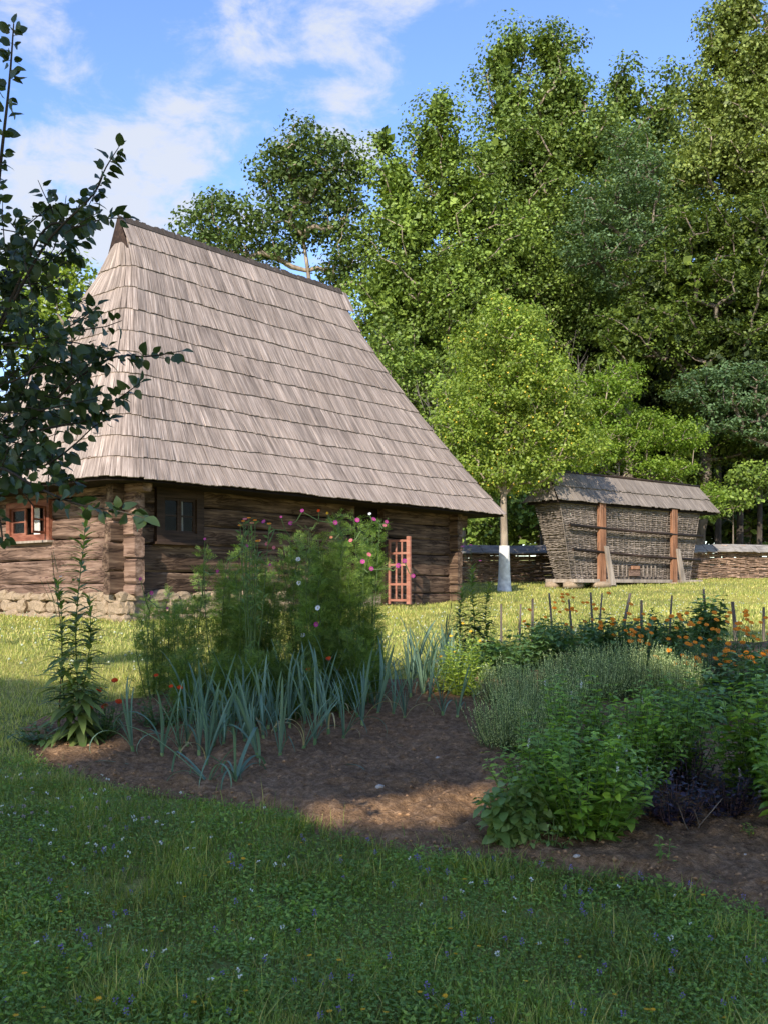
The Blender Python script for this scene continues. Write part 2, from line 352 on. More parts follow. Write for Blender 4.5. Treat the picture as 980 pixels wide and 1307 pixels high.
def diamonds(P, T, N, Ln, Wd, droop=0.12):
    """leaf faces: base P, axis T, normal N"""
    S = nrm(np.cross(T, N)); Ln = np.asarray(Ln)[:, None]; Wd = np.asarray(Wd)[:, None]
    a = P; c = P+T*Ln-N*Ln*droop; mid = P+T*Ln*.45
    b_ = mid+S*Wd*.5-N*Wd*.08; d = mid-S*Wd*.5-N*Wd*.08
    V = np.stack([a, b_, c, d], 1).reshape(-1, 3); n = len(P)
    return V, np.arange(n*4).reshape(n, 4)

def frusta(P0, P1, r0, r1, k=5):
    T = nrm(P1-P0); up = np.where(np.abs(T[:, 2:3]) < .9, np.array([[0, 0, 1.]]), np.array([[1., 0, 0]]))
    A = nrm(np.cross(T, up)); B = np.cross(A, T); n = len(P0)
    an = np.arange(k)*2*math.pi/k; ring = A[:, None]*np.cos(an)[None, :, None]+B[:, None]*np.sin(an)[None, :, None]
    V = np.concatenate([P0[:, None]+ring*r0[:, None, None], P1[:, None]+ring*r1[:, None, None]], 1).reshape(-1, 3)
    i = np.arange(k); j = (i+1) % k; f = np.stack([i, j, j+k, i+k], 1)
    return V, (np.arange(n)[:, None, None]*2*k+f[None]).reshape(-1, 4)

# ------------------------------------------------------------------ trees
def grow(seed, lobes, tx, n, rc, flat=.6, nl=70, ls=.2, tr=.3, shell=.5, up=.7, asp=.75, keep=None, droop=.12, rtip=.012, trunk_to=.75, base=None, fruits=0, core=0):
    """lobes relative to base: (x,y,z,rx,ry,rz). returns wood mesh arrays, leaf mesh arrays"""
    r = np.random.default_rng(seed); L = np.array(lobes, float)
    w = (L[:, 3]*L[:, 4]*L[:, 5])**.75; w /= w.sum()
    k = r.choice(len(L), n*6, p=w); d = nrm(r.normal(size=(n*6, 3))); rad = r.uniform(shell**2, 1.05, n*6)**.5
    C = L[k, :3]+d*rad[:, None]*L[k, 3:]*(1+.12*r.normal(size=(n*6, 1)))
    acc = np.zeros((0, 3)); dm = rc*.85; out = []
    for c in C:
        if c[2] < .6: continue
        if len(out) and np.min(np.sum((acc[:len(out)]-c)**2, 1)) < dm*dm: continue
        out.append(c); 
        if len(out) > len(acc): acc = np.concatenate([acc, np.zeros((256, 3))])
        acc[len(out)-1] = c
        if len(out) >= n: break
    C = acc[:len(out)]
    ztop = L[:, 2].max()+L[:, 5].max()*.3; zt = ztop*trunk_to
    nt_ = 12; tz = np.linspace(0, zt, nt_); cxy = np.average(L[:, :2], axis=0, weights=w)
    wob = np.cumsum(r.normal(size=(nt_, 2))*.05*zt/nt_, 0); fr = np.clip((tz-1.5)/(zt-1.5), 0, 1)[:, None]; wob *= np.clip((tz-1.5)/1.5, 0, 1)[:, None]
    tp = np.concatenate([cxy*fr**1.5*.8+wob, tz[:, None]], 1); tp[0, :2] = 0
    nodes = np.zeros((nt_+2*len(C), 3)); nodes[:nt_] = tp; par = [-1]+list(range(nt_-1)); cnt = nt_
    order = np.argsort(np.min(np.linalg.norm(C[:, None]-tp[None], axis=2), 1))
    for i in order:
        c = C[i]; D = nodes[:cnt]; dd = np.linalg.norm(D-c, axis=1)+1.2*np.maximum(0, D[:, 2]-c[2]+.25*np.linalg.norm(D[:, :2]-c[:2], axis=1))
        dd[:2] += 50
        j = int(np.argmin(dd)); p = nodes[j]; dist = np.linalg.norm(c-p)
        mid = (p+c)*.5+r.normal(size=3)*dist*.09+np.array([0, 0, .06*dist])
        nodes[cnt] = mid; par.append(j); cnt += 1
        nodes[cnt] = c; par.append(cnt-1); cnt += 1
    wgt = np.zeros(cnt); wgt[nt_+1::2] = 1
    for i in range(cnt-1, 0, -1): wgt[par[i]] += wgt[i]
    rr = rtip*np.maximum(wgt, .5)**.5; s = tr/rr[0]
    rr = rr*np.where(np.arange(cnt) < nt_, s, 1.0+(s-1)*np.minimum(1, wgt/wgt[0]*6))
    rr[:nt_] = tr*(1-.72*(tz/zt)); rr[0] = tr*1.3
    idx = np.arange(1, cnt); pj = np.array(par)[1:]
    r0 = np.where(pj < nt_, np.minimum(rr[pj], rr[idx]*1.35), rr[pj]); r0 = np.where(idx < nt_, rr[pj], r0)
    WV, WF = frusta(nodes[pj], nodes[idx]+(nodes[idx]-nodes[pj])*.03, r0, rr[idx], 5)
    # leaves
    m = len(C)*nl; ci = np.repeat(np.arange(len(C)), nl); jit = r.uniform(.7, 1.3, len(C))[ci, None]
    off = nrm(r.normal(size=(m, 3)))*(r.uniform(0, 1, (m, 1))**.45)*rc*jit
    off[:, 2] *= flat
    P = C[ci]+off
    N = nrm(off/rc*.9+np.array([0, 0, up])+r.normal(size=(m, 3))*.45)
    T = nrm(np.cross(N, r.normal(size=(m, 3)))); T = nrm(T+off/rc*.3-np.array([0, 0, .15]))
    N = nrm(N-T*np.sum(N*T, 1, keepdims=True))
    if keep is not None:
        q = keep(P) & keep(P+T*ls*.55) & keep(P+T*ls*1.1); P, T, N = P[q], T[q], N[q]
    sz = ls*r.uniform(.65, 1.35, len(P))
    LV, LF = diamonds(P, T, N, sz, sz*asp, droop)
    if core:        # larger inner leaves that close the middle of the crown
        k = r.choice(len(L), core, p=w); P2 = L[k, :3]+nrm(r.normal(size=(core, 3)))*(r.uniform(0, .74, (core, 1))**.5)*L[k, 3:]*.80
        N2 = nrm(r.normal(size=(core, 3))+np.array([0, 0, .5])); T2 = nrm(np.cross(N2, r.normal(size=(core, 3)))); s2 = r.uniform(.25, .5, core)
        V2, F2 = diamonds(P2, T2, N2, s2, s2*.8, droop); LF = np.concatenate([LF, F2+len(LV)]); LV = np.concatenate([LV, V2])
    fr_ = None
    if fruits:
        q = r.choice(len(P), fruits); fr_ = P[q]-np.array([0, 0, .06])
    return (WV, WF), (LV, LF), fr_

def tree_px(name, label, cat, px, Y, lobes, leaf, bark='bark', group=None, **kw):
    bx = (px-490)*Y/F; bz = gzf(bx, Y)-.05; k = Y/F
    L = [((x-490)*k-bx, (l[4] if len(l) > 4 else 0.), CAMZ+(750-y)*k-bz, rx*k, max(rx*k*.85, 1.0), ry*k) for l in lobes for (x, y, rx, ry) in [l[:4]]]
    Wd, Lf, fr = grow(kw.pop('seed', hash_(name+str(px))), L, 0, kw.pop('n', 260), kw.pop('rc', .8), **kw)
    root = thing(name, label, cat, (bx, Y, bz), 0, group)
    link('trunk', npmesh('trunk', *Wd, [bark], smooth=True), root)
    link('crown', npmesh('crown', *Lf, [leaf]), root)
    if fr is not None:
        c = np.array([(1,0,0), (0,1,0), (-1,0,0), (0,-1,0), (0,0,1), (0,0,-1)])*.034
        V = (fr[:, None]+c[None]).reshape(-1, 3); f = np.array([(0,1,4), (1,2,4), (2,3,4), (3,0,4), (1,0,5), (2,1,5), (3,2,5), (0,3,5)])
        o = link('fruit', npmesh('fruit', V, (np.arange(len(fr))[:, None, None]*6+f[None]).reshape(-1, 3), ['yfruit'], smooth=True), root); o['kind'] = 'stuff'
    return root
def hash_(s): return sum((i+1)*ord(c) for i, c in enumerate(s)) % 100000

oak = tree_px('oak_tree', 'dark green oak with open clumped crown rising just behind the thatch-like shingle roof ridge', 'tree', 405, 45,
    [(395,215,52,50),(362,215,36,36),(425,238,40,46),(285,280,38,28),(252,280,22,14),(335,300,48,34),(305,315,45,18),(440,295,38,40),(455,345,40,34),(400,270,46,35)], 'oak', 'bark_pale', n=250, rc=.74, nl=100, ls=.185, tr=.26, flat=.6, shell=.72, rtip=.013, trunk_to=.8)
oak['label'] = 'dark green oak with open clumped crown rising behind the cottage roof ridge'
tree_px('ash_tree', 'broad yellow green ash between the oak and the tallest middle tree', 'tree', 585, 43,
    [(560,195,42,52),(505,235,30,40),(520,290,55,60),(590,260,60,60),(500,380,52,60),(590,370,80,80),(640,330,60,60),(490,180,12,14),(560,140,18,22),(620,440,70,60),(500,470,50,60)], 'ash', 'bark_pale', core=9000, n=310, rc=1.08, nl=274, ls=0.144, tr=.4, shell=.5, rtip=.02)
tree_px('maple_tree', 'tall twin topped maple, the highest crown in the middle of the wood', 'tree', 705, 46,
    [(640,85,22,36),(655,60,14,20),(706,75,24,36),(690,60,14,16),(650,140,34,44),(715,130,46,46),(690,200,70,60),(755,185,45,50),(640,210,50,50),(690,300,80,80),(720,390,90,60),(760,280,50,60)], 'maple', 'bark_pale', core=11000, n=316, rc=1.08, nl=274, ls=0.150, tr=.42, shell=.5, rtip=.02)
tree_px('linden_tree', 'rounded green crown between the tallest middle tree and the tall right tree', 'tree', 820, 52,
    [(800,130,30,30),(790,110,16,20),(840,160,40,40),(858,120,20,24),(800,200,60,60),(870,220,50,60),(830,280,70,60),(790,300,70,60)], 'maple', core=5000, n=198, rc=1.27, nl=202, ls=0.184, tr=.4, shell=.5, rtip=.02)
tree_px('poplar_tree', 'very tall airy tree leaving the frame at the top right', 'tree', 1060, 43,
    [(935,30,34,34),(915,70,26,34),(960,80,50,50),(900,130,30,36),(940,150,60,50),(1000,120,50,80),(920,200,60,46),(980,230,70,60),(950,0,30,30),(885,215,30,30),(1040,220,60,90)], 'poplar', 'bark_pale', core=7000, n=277, rc=1.02, nl=245, ls=0.138, tr=.4, shell=.5, rtip=.02, trunk_to=.95)
tree_px('locust_tree', 'blue green layered tree in the middle of the wood above the bright bush', 'tree', 800, 41,
    [(800,178,26,20),(810,212,40,24),(795,250,52,26),(775,290,52,22),(835,300,44,26),(770,325,60,20),(820,355,52,24)], 'locust', n=230, rc=.75, nl=166, ls=0.144, flat=.34, tr=.3, shell=.2, up=1.1, asp=.5, rtip=.02)
tree_px('hornbeam_tree', 'dark glossy hornbeam with layered sprays filling the right side of the wood', 'tree', 890, 39,
    [(900,300,60,40),(960,310,60,50),(860,360,70,46),(940,370,80,50),(830,420,70,46),(910,440,80,40),(980,420,70,60),(800,450,50,36),(990,300,50,60),(960,470,50,40),(930,560,60,30),(985,580,40,40),(870,600,40,26),(900,500,50,36)], 'hornbeam', core=7000, n=620, rc=.8, nl=157, ls=0.137, flat=.36, tr=.35, shell=.45, up=1.0, asp=.6, rtip=.02)
tree_px('locust_tree', 'low blue green spray of branches at the right edge above the storage crib', 'tree', 1040, 37,
    [(930,480,50,16),(900,500,40,13),(950,515,55,18),(990,500,40,30),(915,545,42,13),(975,550,36,16)], 'locust', n=150, rc=.5, nl=80, ls=.15, flat=.35, tr=.14, shell=.1, up=1.1, asp=.5, rtip=.015)
tree_px('plum_tree', 'light green plum tree with whitewashed trunk and small yellow fruit beside the roof corner', 'tree', 643, 28,
    [(628,405,16,26),(640,425,30,34),(610,455,36,40),(664,450,34,40),(650,500,58,44),(600,520,40,44),(700,490,34,36),(640,555,62,40),(722,530,30,26),(745,570,34,26),(572,560,26,24),(590,590,30,26),(660,600,56,28),(590,610,26,22),(675,410,12,16)], 'fruit', 'bark_pale', n=330, rc=.38, nl=148, ls=0.083, flat=.7, tr=.14, shell=.5, up=.6, rtip=.007, fruits=420)
tree_px('cherry_tree', 'bright yellow green small tree with pale crooked branches right behind the crib roof', 'tree', 790, 34.5,
    [(770,505,46,30),(820,540,40,24),(730,540,44,34),(780,570,70,28),(850,550,36,20),(880,560,22,16),(840,600,44,14),(900,630,26,12),(740,590,40,24),(790,480,20,14)], 'bright', 'bark_pale', n=230, rc=.42, nl=131, ls=0.090, flat=.5, tr=.13, shell=.3, up=.8, rtip=.01)
tree_px('young_tree', 'pale sunlit tree glimpsed behind the left hip of the roof', 'tree', 60, 38,
    [(85,370,30,36),(60,430,50,60),(100,400,26,30),(30,390,36,50)], 'fruit', n=150, rc=.7, nl=70, ls=.2, tr=.2, shell=.3)
tree_px('hazel_bush', 'dark leafy bush beyond the wattle fence beside the whitewashed trunk', 'bush', 690, 35,
    [(690,650,30,30),(620,655,36,34),(600,610,34,34),(655,630,30,30)], 'ash', n=150, rc=.5, nl=70, ls=.16, tr=.08, shell=.2, rtip=.01)
tree_px('hazel_bush', 'mixed green undergrowth tree showing just right of the sloping roof edge', 'bush', 560, 37,
    [(500,470,40,50),(545,500,44,60),(560,570,50,60),(510,560,50,60),(600,540,40,50)], 'ash', n=260, rc=.65, nl=100, ls=.145, tr=.15, shell=.2, rtip=.01)
tree_px('hazel_bush', 'low green shoots leaning over the fence right of the crib', 'bush', 935, 37,
    [(930,636,30,14),(960,610,30,16),(905,650,18,12)], 'ash', n=60, rc=.42, nl=60, ls=.14, tr=.05, shell=.1, rtip=.008)

# bare grey twiggy shrubs
def twigs(label, px, py, Y, rx, ry, n, seed):
    r = np.random.default_rng(seed); c = wp(px, py, Y); bz = gzf(c[0], Y); k = Y/F
    root = thing('dead_shrub', label, 'shrub', (c[0], Y, bz))
    mb = MB(); h = c[2]-bz
    mb.tube([(0, 0, 0), (.1, 0, h*.4), (0, .1, h*.8)], [.09, .06, .03], 6)
    for i in range(n):
        e = np.array([r.normal()*rx*k*.55, r.normal()*rx*k*.4, h+r.normal()*ry*k*.6]); s = np.array([0, 0, h*r.uniform(.45, .85)])
        m1 = (s+e)/2+r.normal(size=3)*.15; mb.tube([s, m1, e], [.016, .011, .006], 3, cap=False)
        for q in range(4):
            f = e+r.normal(size=3)*.3; mb.tube([m1*(.3)+e*.7, f], [.007, .004], 3, cap=False)
    part('branch', mb, 'grey_twig', root)
twigs('grey leafless twiggy shrub at the edge of the wood beside the sloping roof', 562, 520, 36, 34, 40, 34, 3)
twigs('grey leafless twigs showing between the plum tree and the bright tree', 735, 500, 36, 26, 50, 30, 4)

# far wood: individual trees from three grown kinds
FOREST = []
spec = [(17, .85, 'forest'), (21, 1.0, 'forest'), (14, .8, 'maple')]
for i, (h, q, lf) in enumerate(spec):
    lob = [(0,0,h*.72,3.2*q,3.2*q,h*.22),(1.8,.5,h*.55,2.6,2.6,h*.18),(-1.9,-.4,h*.5,2.6,2.6,h*.2),(.3,-1.2,h*.36,3.0,2.6,h*.16),(0,0,h*.9,1.5,1.5,h*.1),(.8,.8,h*.22,2.6,2.6,h*.12)]
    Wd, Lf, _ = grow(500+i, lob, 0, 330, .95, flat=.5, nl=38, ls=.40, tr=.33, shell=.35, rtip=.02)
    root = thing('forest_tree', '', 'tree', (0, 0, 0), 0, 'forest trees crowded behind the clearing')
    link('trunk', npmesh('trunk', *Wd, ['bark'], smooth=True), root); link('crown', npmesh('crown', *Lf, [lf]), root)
    FOREST.append(root)
spots = []
fr = random.Random(5)
for row, Y in enumerate((48, 54, 61, 69)):
    x0 = -2.2*1.0 if row == 0 else -2
    n = (9, 9, 10, 9)[row]
    for i in range(n):
        x = (1.5 + i*(2.9+row*.5)) + fr.uniform(-.7, .7) + (row % 2)*1.3
        spots.append((x, Y+fr.uniform(-1.6, 1.6), row))
used = [False]*3
side = ['behind the ash', 'behind the twin topped maple', 'under the tall right tree', 'at the far right']
for i, (x, y, row) in enumerate(spots):
    k = fr.choice((0, 0, 2)) if row < 2 else fr.choice((0, 1))
    px = 490+F*x/y
    sc = fr.uniform(.8, 1.02)
    lim = np.interp(px, [380, 470, 520, 620, 760, 860, 900, 1100], [330, 300, 235, 215, 190, 230, 160, 60])   # keep below the front crowns
    hh = [17, 21, 14][k]*1.0
    smax = ((750-lim)*y/F+CAMZ-gzf(x, y))/hh; sc = min(sc, smax)
    where = 'ash' if px < 600 else 'maple' if px < 760 else 'hornbeam' if px < 920 else 'tall right tree'
    lab = 'dark forest tree crowded %s the %s with crown only glimpsed' % (('close behind', 'behind', 'deep behind', 'far back behind')[row], where)
    root = FOREST[k]
    loc = (x, y, gzf(x, y)-.05); rz = fr.uniform(0, 6.28)
    if not used[k]:
        root.location = loc; root.rotation_euler.z = rz; root.scale = (sc, sc, sc); root['label'] = lab; used[k] = True; o = root
    else: o = copy_tree(root, loc, rz, sc, lab)
    o['group'] = 'forest trees behind the ' + where

# straight trunks under the canopy at the right, its shade put into darkened bark
for i, (px, Y, r_) in enumerate([(943,39,.12),(968,41,.10),(915,43,.13),(893,47,.12),(985,46,.14),(955,52,.15),(925,55,.15)]):
    x = (px-490)*Y/F; mb = MB(); h = 9+i*.4
    mb.tube([(0, 0, -.1), (.05, 0, h*.4), (-.05, .1, h)], [r_*1.2, r_, r_*.5], 8)
    root = thing('slender_tree', ['slim pale trunk standing just over the fence right of the crib','thin straight trunk second from the right edge behind the fence',
        'straight dim trunk behind the crib roof end','dim trunk just right of the crib post','slim trunk at the very right edge in the shade','faint deep trunk between two nearer right trunks','faint trunk deep in the shade above the fence cap'][i], 'tree', (x, Y, gzf(x, Y)))
    part('trunk', mb, 'bark_dark_shaded', root, True)
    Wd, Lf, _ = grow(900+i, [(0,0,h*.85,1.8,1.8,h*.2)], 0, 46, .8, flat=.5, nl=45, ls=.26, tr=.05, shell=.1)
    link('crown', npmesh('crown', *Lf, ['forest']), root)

# ------------------------------------------------------------------ shade trees behind the camera (they throw the shade on the foreground)
TAN = math.tan(SUN_EL)
def landing(P):
    x, y, z = P[:, 0], P[:, 1], P[:, 2]; g = np.zeros(len(P))
    for _ in range(4):
        d = (z-g)/TAN; lx = x-SUN_H[0]*d; ly = y-SUN_H[1]*d; g = gz(lx, ly)
    return lx, ly
def bound(x):       # far limit of the shade on the ground
    return np.interp(x, [-9, -5, -2.5, -1.2, 0.5, 2, 3.5, 6, 12], [11.3, 11.2, 10.6, 10.8, 11.5, 14.5, 17.5, 19.5, 21])
LIT = []
for (px, py, rx, ry) in [(520,1042,.26,.22),(450,1040,.22,.14),(115,962,.16,.16),(620,1015,.10,.12),(590,872,.5,1.0),(400,1040,.10,.1)]:
    p = gp(px, py); LIT.append((p.x, p.y, rx+.13, ry+.10))
def lit(x, y):
    w = .9*(vnoise(x, y, .9, 3)-.5)+.5*(vnoise(x, y, .35, 4)-.5)
    q = y+w*1.6 > bound(x)
    for (cx, cy, rx, ry) in LIT: q |= ((x-cx)/rx)**2+((y-cy)/ry)**2 < 1+w
    q |= (x > .3) & (x < 6) & (y > 8.6) & (vnoise(x, y*1.3, .55, 33) > .70)
    # streaks of dappled light at the left edge of the bed and over the cosmos
    q |= (x < -2.2) & (y > 8.2) & (vnoise(x, y*1.6, .8, 9) > .62)
    return q
def shadow_extra(x, y):     # far dapple patches allowed beyond the limit
    return ((x < -2.6) & (y > 11.5) & (y < 16.5) & (vnoise(x, y*2.2, 1.1, 21) > .66))
for i, (x, y, h) in enumerate([(-13.5,-9,15.5),(-8.2,-10.5,16.5),(-3.2,-9.5,16.5),(1.8,-11,18.5),(7.5,-10,19),(13.5,-11,18)]):
    g0 = gzf(x, y)
    def keep(P, x=x, y=y, g0=g0):
        lx, ly = landing(P+np.array([x, y, g0])); return ((~lit(lx, ly)) | shadow_extra(lx, ly)) & (ly > 1.6) & (lx > -8.5) & (lx < 10.5)
    lob = [(0,0,h*.72,3.6,3.2,h*.2),(0,1,h*.45,3.8,3.2,h*.18),(-1.5,0,h*.28,3.2,2.8,h*.14),(1.6,0,h*.35,3.0,2.8,h*.16),(0,0,h*.9,2.6,2.2,h*.09)]
    Wd, Lf, _ = grow(700+i, lob, 0, 420, 1.0, flat=.8, nl=52, ls=.46, tr=.3, shell=.05, rtip=.007, keep=keep)
    root = thing('shade_tree', 'tall shade tree standing behind the photographer', 'tree', (x, y, g0), 0, 'shade trees behind the photographer')
    link('trunk', npmesh('trunk', *Wd, ['bark'], smooth=True), root); link('crown', npmesh('crown', *Lf, ['shade']), root)

# ------------------------------------------------------------------ ground and garden bed
xs = np.unique(np.concatenate([np.arange(-12, 18, .4), np.linspace(-300, -12, 30), np.linspace(18, 300, 30)]))
ys = np.unique(np.concatenate([np.arange(-4, 40, .33), np.linspace(-60, -4, 20), np.linspace(40, 390, 40)]))
X, Yg = np.meshgrid(xs, ys, indexing='ij'); Z = gz(X, Yg)
V = np.stack([X, Yg, Z], -1).reshape(-1, 3); nx, ny = len(xs), len(ys)
i = np.arange(nx-1)[:, None]*ny+np.arange(ny-1)[None]; Fq = np.stack([i, i+ny, i+ny+1, i+1], -1).reshape(-1, 4)
tag(link('ground', npmesh('ground', V, Fq, ['lawn'], smooth=True)), 'rising lawn from the shaded foreground to the fence', None, kind='structure')

edge_px = [(38,968),(70,985),(150,1010),(230,1022),(300,1036),(380,1048),(410,1068),(500,1088),(620,1098),(700,1118),(820,1132),(900,1150),(990,1178),(1080,1200)]
poly = [gp(*p) for p in edge_px]; poly = [(p.x, p.y) for p in poly]
poly += [(6.5, 6), (8.5, 13.2), (2.4, 13.4), (1.2, 11.0), (.2, 10.4), (-1.6, 10.3), (-2.6, 9.3), (-2.9, 8.2)]
PX = np.array(poly)
def inpoly(x, y, P=PX):
    c = np.zeros(np.shape(x), bool); n = len(P); j = n-1
    for i in range(n):
        xi, yi = P[i]; xj, yj = P[j]
        c ^= ((yi > y) != (yj > y)) & (x < (xj-xi)*(y-yi)/(yj-yi+1e-12)+xi); j = i
    return c
def dist_edge(x, y, P=PX):
    d = np.full(np.shape(x), 1e9); n = len(P)
    for i in range(n):
        a = P[i]; b_ = P[(i+1) % n]; ab = b_-a; t = np.clip(((x-a[0])*ab[0]+(y-a[1])*ab[1])/(ab@ab), 0, 1)
        d = np.minimum(d, np.hypot(x-a[0]-t*ab[0], y-a[1]-t*ab[1]))
    return d
def soil_z(x, y):
    n = .04*(vnoise(x, y, .5, 1)-.5)+.045*(vnoise(x, y, .16, 2)-.5)+.036*(vnoise(x, y, .065, 5)-.5)+.024*(vnoise(x, y, .031, 6)-.5)
    return n+.055
bx_ = []
for (x0, x1, y0, y1, c) in [(-3.0, 3.4, 4.2, 8.6, .02), (-3.2, 4.2, 8.6, 10.6, .05), (3.4, 4.2, 4.2, 8.6, .05), (-3.2, 8.6, 10.6, 13.6, .12), (4.2, 8.6, 4.2, 10.6, .12)]:
    gx = np.arange(x0, x1+c*.5, c); gy = np.arange(y0, y1+c*.5, c); X, Yb = np.meshgrid(gx, gy, indexing='ij')
    de = dist_edge(X, Yb); ins = inpoly(X, Yb); e = np.where(ins, np.clip(de/.12, 0, 1), 0)
    Zb = gz(X, Yb)+.006+(soil_z(X, Yb))*e-.012*(~ins)
    V = np.stack([X, Yb, Zb], -1).reshape(-1, 3); ny = len(gy)
    i = np.arange(len(gx)-1)[:, None]*ny+np.arange(ny-1)[None]; Fq = np.stack([i, i+ny, i+ny+1, i+1], -1).reshape(-1, 4)
    q = inpoly(V[:, 0], V[:, 1]); kf = q[Fq].any(1); bx_.append((V, Fq[kf]))
V = np.concatenate([b[0] for b in bx_]); off = np.cumsum([0]+[len(b[0]) for b in bx_[:-1]]); Fq = np.concatenate([b[1]+o for b, o in zip(bx_, off)])
usedv = np.unique(Fq); rem = np.full(len(V), -1); rem[usedv] = np.arange(len(usedv))
tag(link('garden_bed', npmesh('garden_bed', V[usedv], rem[Fq], ['soil'], smooth=True)), 'dark brown tilled soil of the vegetable bed', None, kind='structure')
# clods and crumbs
n = 15000; cx = RG.uniform(-2.9, 4, n); cy = 4.3+RG.uniform(0, 1, n)**1.3*4.8; q = inpoly(cx, cy); cx, cy = cx[q], cy[q]; n = len(cx)
c8 = np.array([(1,0,0), (0,1,0), (-1,0,0), (0,-1,0), (0,0,1), (0,0,-1)], float); f8 = np.array([(0,1,4), (1,2,4), (2,3,4), (3,0,4), (1,0,5), (2,1,5), (3,2,5), (0,3,5)])
sz = .004+.017*RG.uniform(0, 1, n)**5; V = c8[None]*sz[:, None, None]*RG.uniform(.55, 1.3, (n, 6, 3)); V[:, :, 2] *= .7
cz = gz(cx, cy)+soil_z(cx, cy)+sz*.2; V += np.stack([cx, cy, cz], 1)[:, None]
tag(link('soil_clods', npmesh('soil_clods', V.reshape(-1, 3), (np.arange(n)[:, None, None]*6+f8[None]).reshape(-1, 3), ['clod'])), 'crumbs and clods of dark soil on the bed', 'soil', kind='stuff')
def rock_mesh(name, mat, seed, sub=2, amp=.25, box=0.0):
    import bmesh
    bm = bmesh.new(); bmesh.ops.create_icosphere(bm, subdivisions=sub, radius=1.0); r = np.random.default_rng(seed); ph = r.uniform(0, 6, 9)
    for v in bm.verts:
        p = v.co.copy(); s = 1+amp*(math.sin(p.x*2.1+ph[0])*math.cos(p.y*2.3+ph[1])+.5*math.sin(p.z*3.7+ph[2]+p.x*2)+.3*math.sin(p.y*5+ph[3]))
        if box: m_ = max(abs(p.x), abs(p.y), abs(p.z)); s *= (1-box)+box/m_*.85
        v.co = p*s
    me = bpy.data.meshes.new(name); bm.to_mesh(me); bm.free(); me.materials.append(M[mat]); me.polygons.foreach_set('use_smooth', [sub > 1 and not box > .8]*len(me.polygons)); return me
peb = rock_mesh('pebble', 'pebble', 5, 1)
for (px, py, s, lab) in [(558,978,.013,'small round pale pebble in the middle of the bare soil'),(484,1019,.024,'flat grey stone on the bare soil near the sunlit patch'),(470,1060,.012,'pale chip of stone lying in the sunlit soil'),(735,1112,.016,'dry curled pale leaf like chip at the right front of the bed'),(950,1105,.008,'tiny orange petal chip on the soil at right')]:
    p = gp(px, py); o = link('pebble', peb, None, mw=Matrix.Translation((p.x, p.y, p.z+float(soil_z(np.array(p.x), np.array(p.y)))+s*.3)) @ Matrix.Diagonal((s*1.3, s, s*.6, 1))); tag(o, lab, 'pebble')
    if 'dry' in lab: o['label'] = 'pale flat pebble at the right front of the bed'
    if 'petal' in lab: o['label'] = 'tiny pale pebble on the soil at the far right'

# ------------------------------------------------------------------ grass
def blades(x, y, z, h, w, lean, seed, three=True):
    r = np.random.default_rng(seed); n = len(x); a = r.uniform(0, 2*math.pi, n); d = np.stack([np.cos(a), np.sin(a)], 1); s = np.stack([-d[:, 1], d[:, 0]], 1)
    B = np.stack([x, y, z], 1); le = lean*h*r.uniform(.2, 1.3, n)
    def P(t, hw, side):
        p = B.copy(); p[:, :2] += d*(le*t*t)[:, None]+s*(w*hw*side)[:, None]; p[:, 2] += h*(t-.25*t*t*lean); return p
    if three:
        V = np.stack([P(0,.5,1), P(0,.5,-1), P(.5,.45,-1), P(.5,.45,1), P(1,0,0)], 1).reshape(-1, 3)
        b0 = np.arange(n)[:, None]*5; Fq = np.concatenate([b0+np.array([[0,1,2]]), b0+np.array([[0,2,3]]), b0+np.array([[3,2,4]])])
    else:
        V = np.stack([P(0,.5,1), P(0,.5,-1), P(1,0,0)], 1).reshape(-1, 3); Fq = np.arange(n*3).reshape(n, 3)
    return V, Fq
def scatter(n, y0, y1, pad, rng, pw=1.0):
    """points on the ground inside the camera's wedge widened by pad metres"""
    y = y0+(y1-y0)*rng.uniform(0, 1, n)**pw; hw = y*.385+pad; x = rng.uniform(-1, 1, n)*hw
    return x, y
r = np.random.default_rng(31)
x, y = scatter(130000, 2.6, 6.6, .35, r, 1.25)
q = (~inpoly(x, y)) | ((dist_edge(x, y) < .24*r.uniform(0, 1, len(x))**3)); q &= (vnoise(x, y, .13, 8) > .16); x, y = x[q], y[q]
tuft = vnoise(x, y, .33, 11); hgt = (.035+.075*tuft**2)*(1+1.0*(r.uniform(0, 1, len(x)) > .96))*r.uniform(.55, 1.5, len(x))
V, Fq = blades(x, y, gz(x, y)-.005, hgt, .0026+.0026*r.uniform(0, 1, len(x)), .65, 1)
tag(link('meadow_grass', npmesh('meadow_grass', V, Fq, ['grass'])), 'shaded meadow grass across the foreground', 'grass', kind='stuff')
x, y = scatter(55000, 2.6, 7.4, .35, r, 1.15)
cl = vnoise(x, y, .42, 14)+.6*vnoise(x, y, .15, 15); q = (~inpoly(x, y)) & (cl > .35+.75*r.uniform(0, 1, len(x))); x, y = x[q], y[q]; n = len(x)
h = .025+.05*r.uniform(0, 1, n); C = np.stack([x, y, gz(x, y)+h], 1); a0 = r.uniform(0, 6.28, n); Vs = []
tl = r.normal(size=(n, 2))*.25
for k in range(3):
    a = a0+k*2.094; T = nrm(np.stack([np.cos(a), np.sin(a), r.uniform(-.15, .35, n)], 1)); N = nrm(np.stack([tl[:, 0], tl[:, 1], np.ones(n)], 1)); N = nrm(N-T*np.sum(N*T, 1, keepdims=True))
    s = r.uniform(.005, .0125, n); Vd, Fd = diamonds(C, T, N, s, s*1.05, .1); Vs.append(Vd)
V = np.concatenate(Vs)
hx, hy = scatter(150000, 2.6, 7.2, .35, r, 1.2); q = (~inpoly(hx, hy)) & (vnoise(hx, hy, .22, 24)+.4*r.uniform(0, 1, len(hx)) > .5); hx, hy = hx[q], hy[q]; n = len(hx)
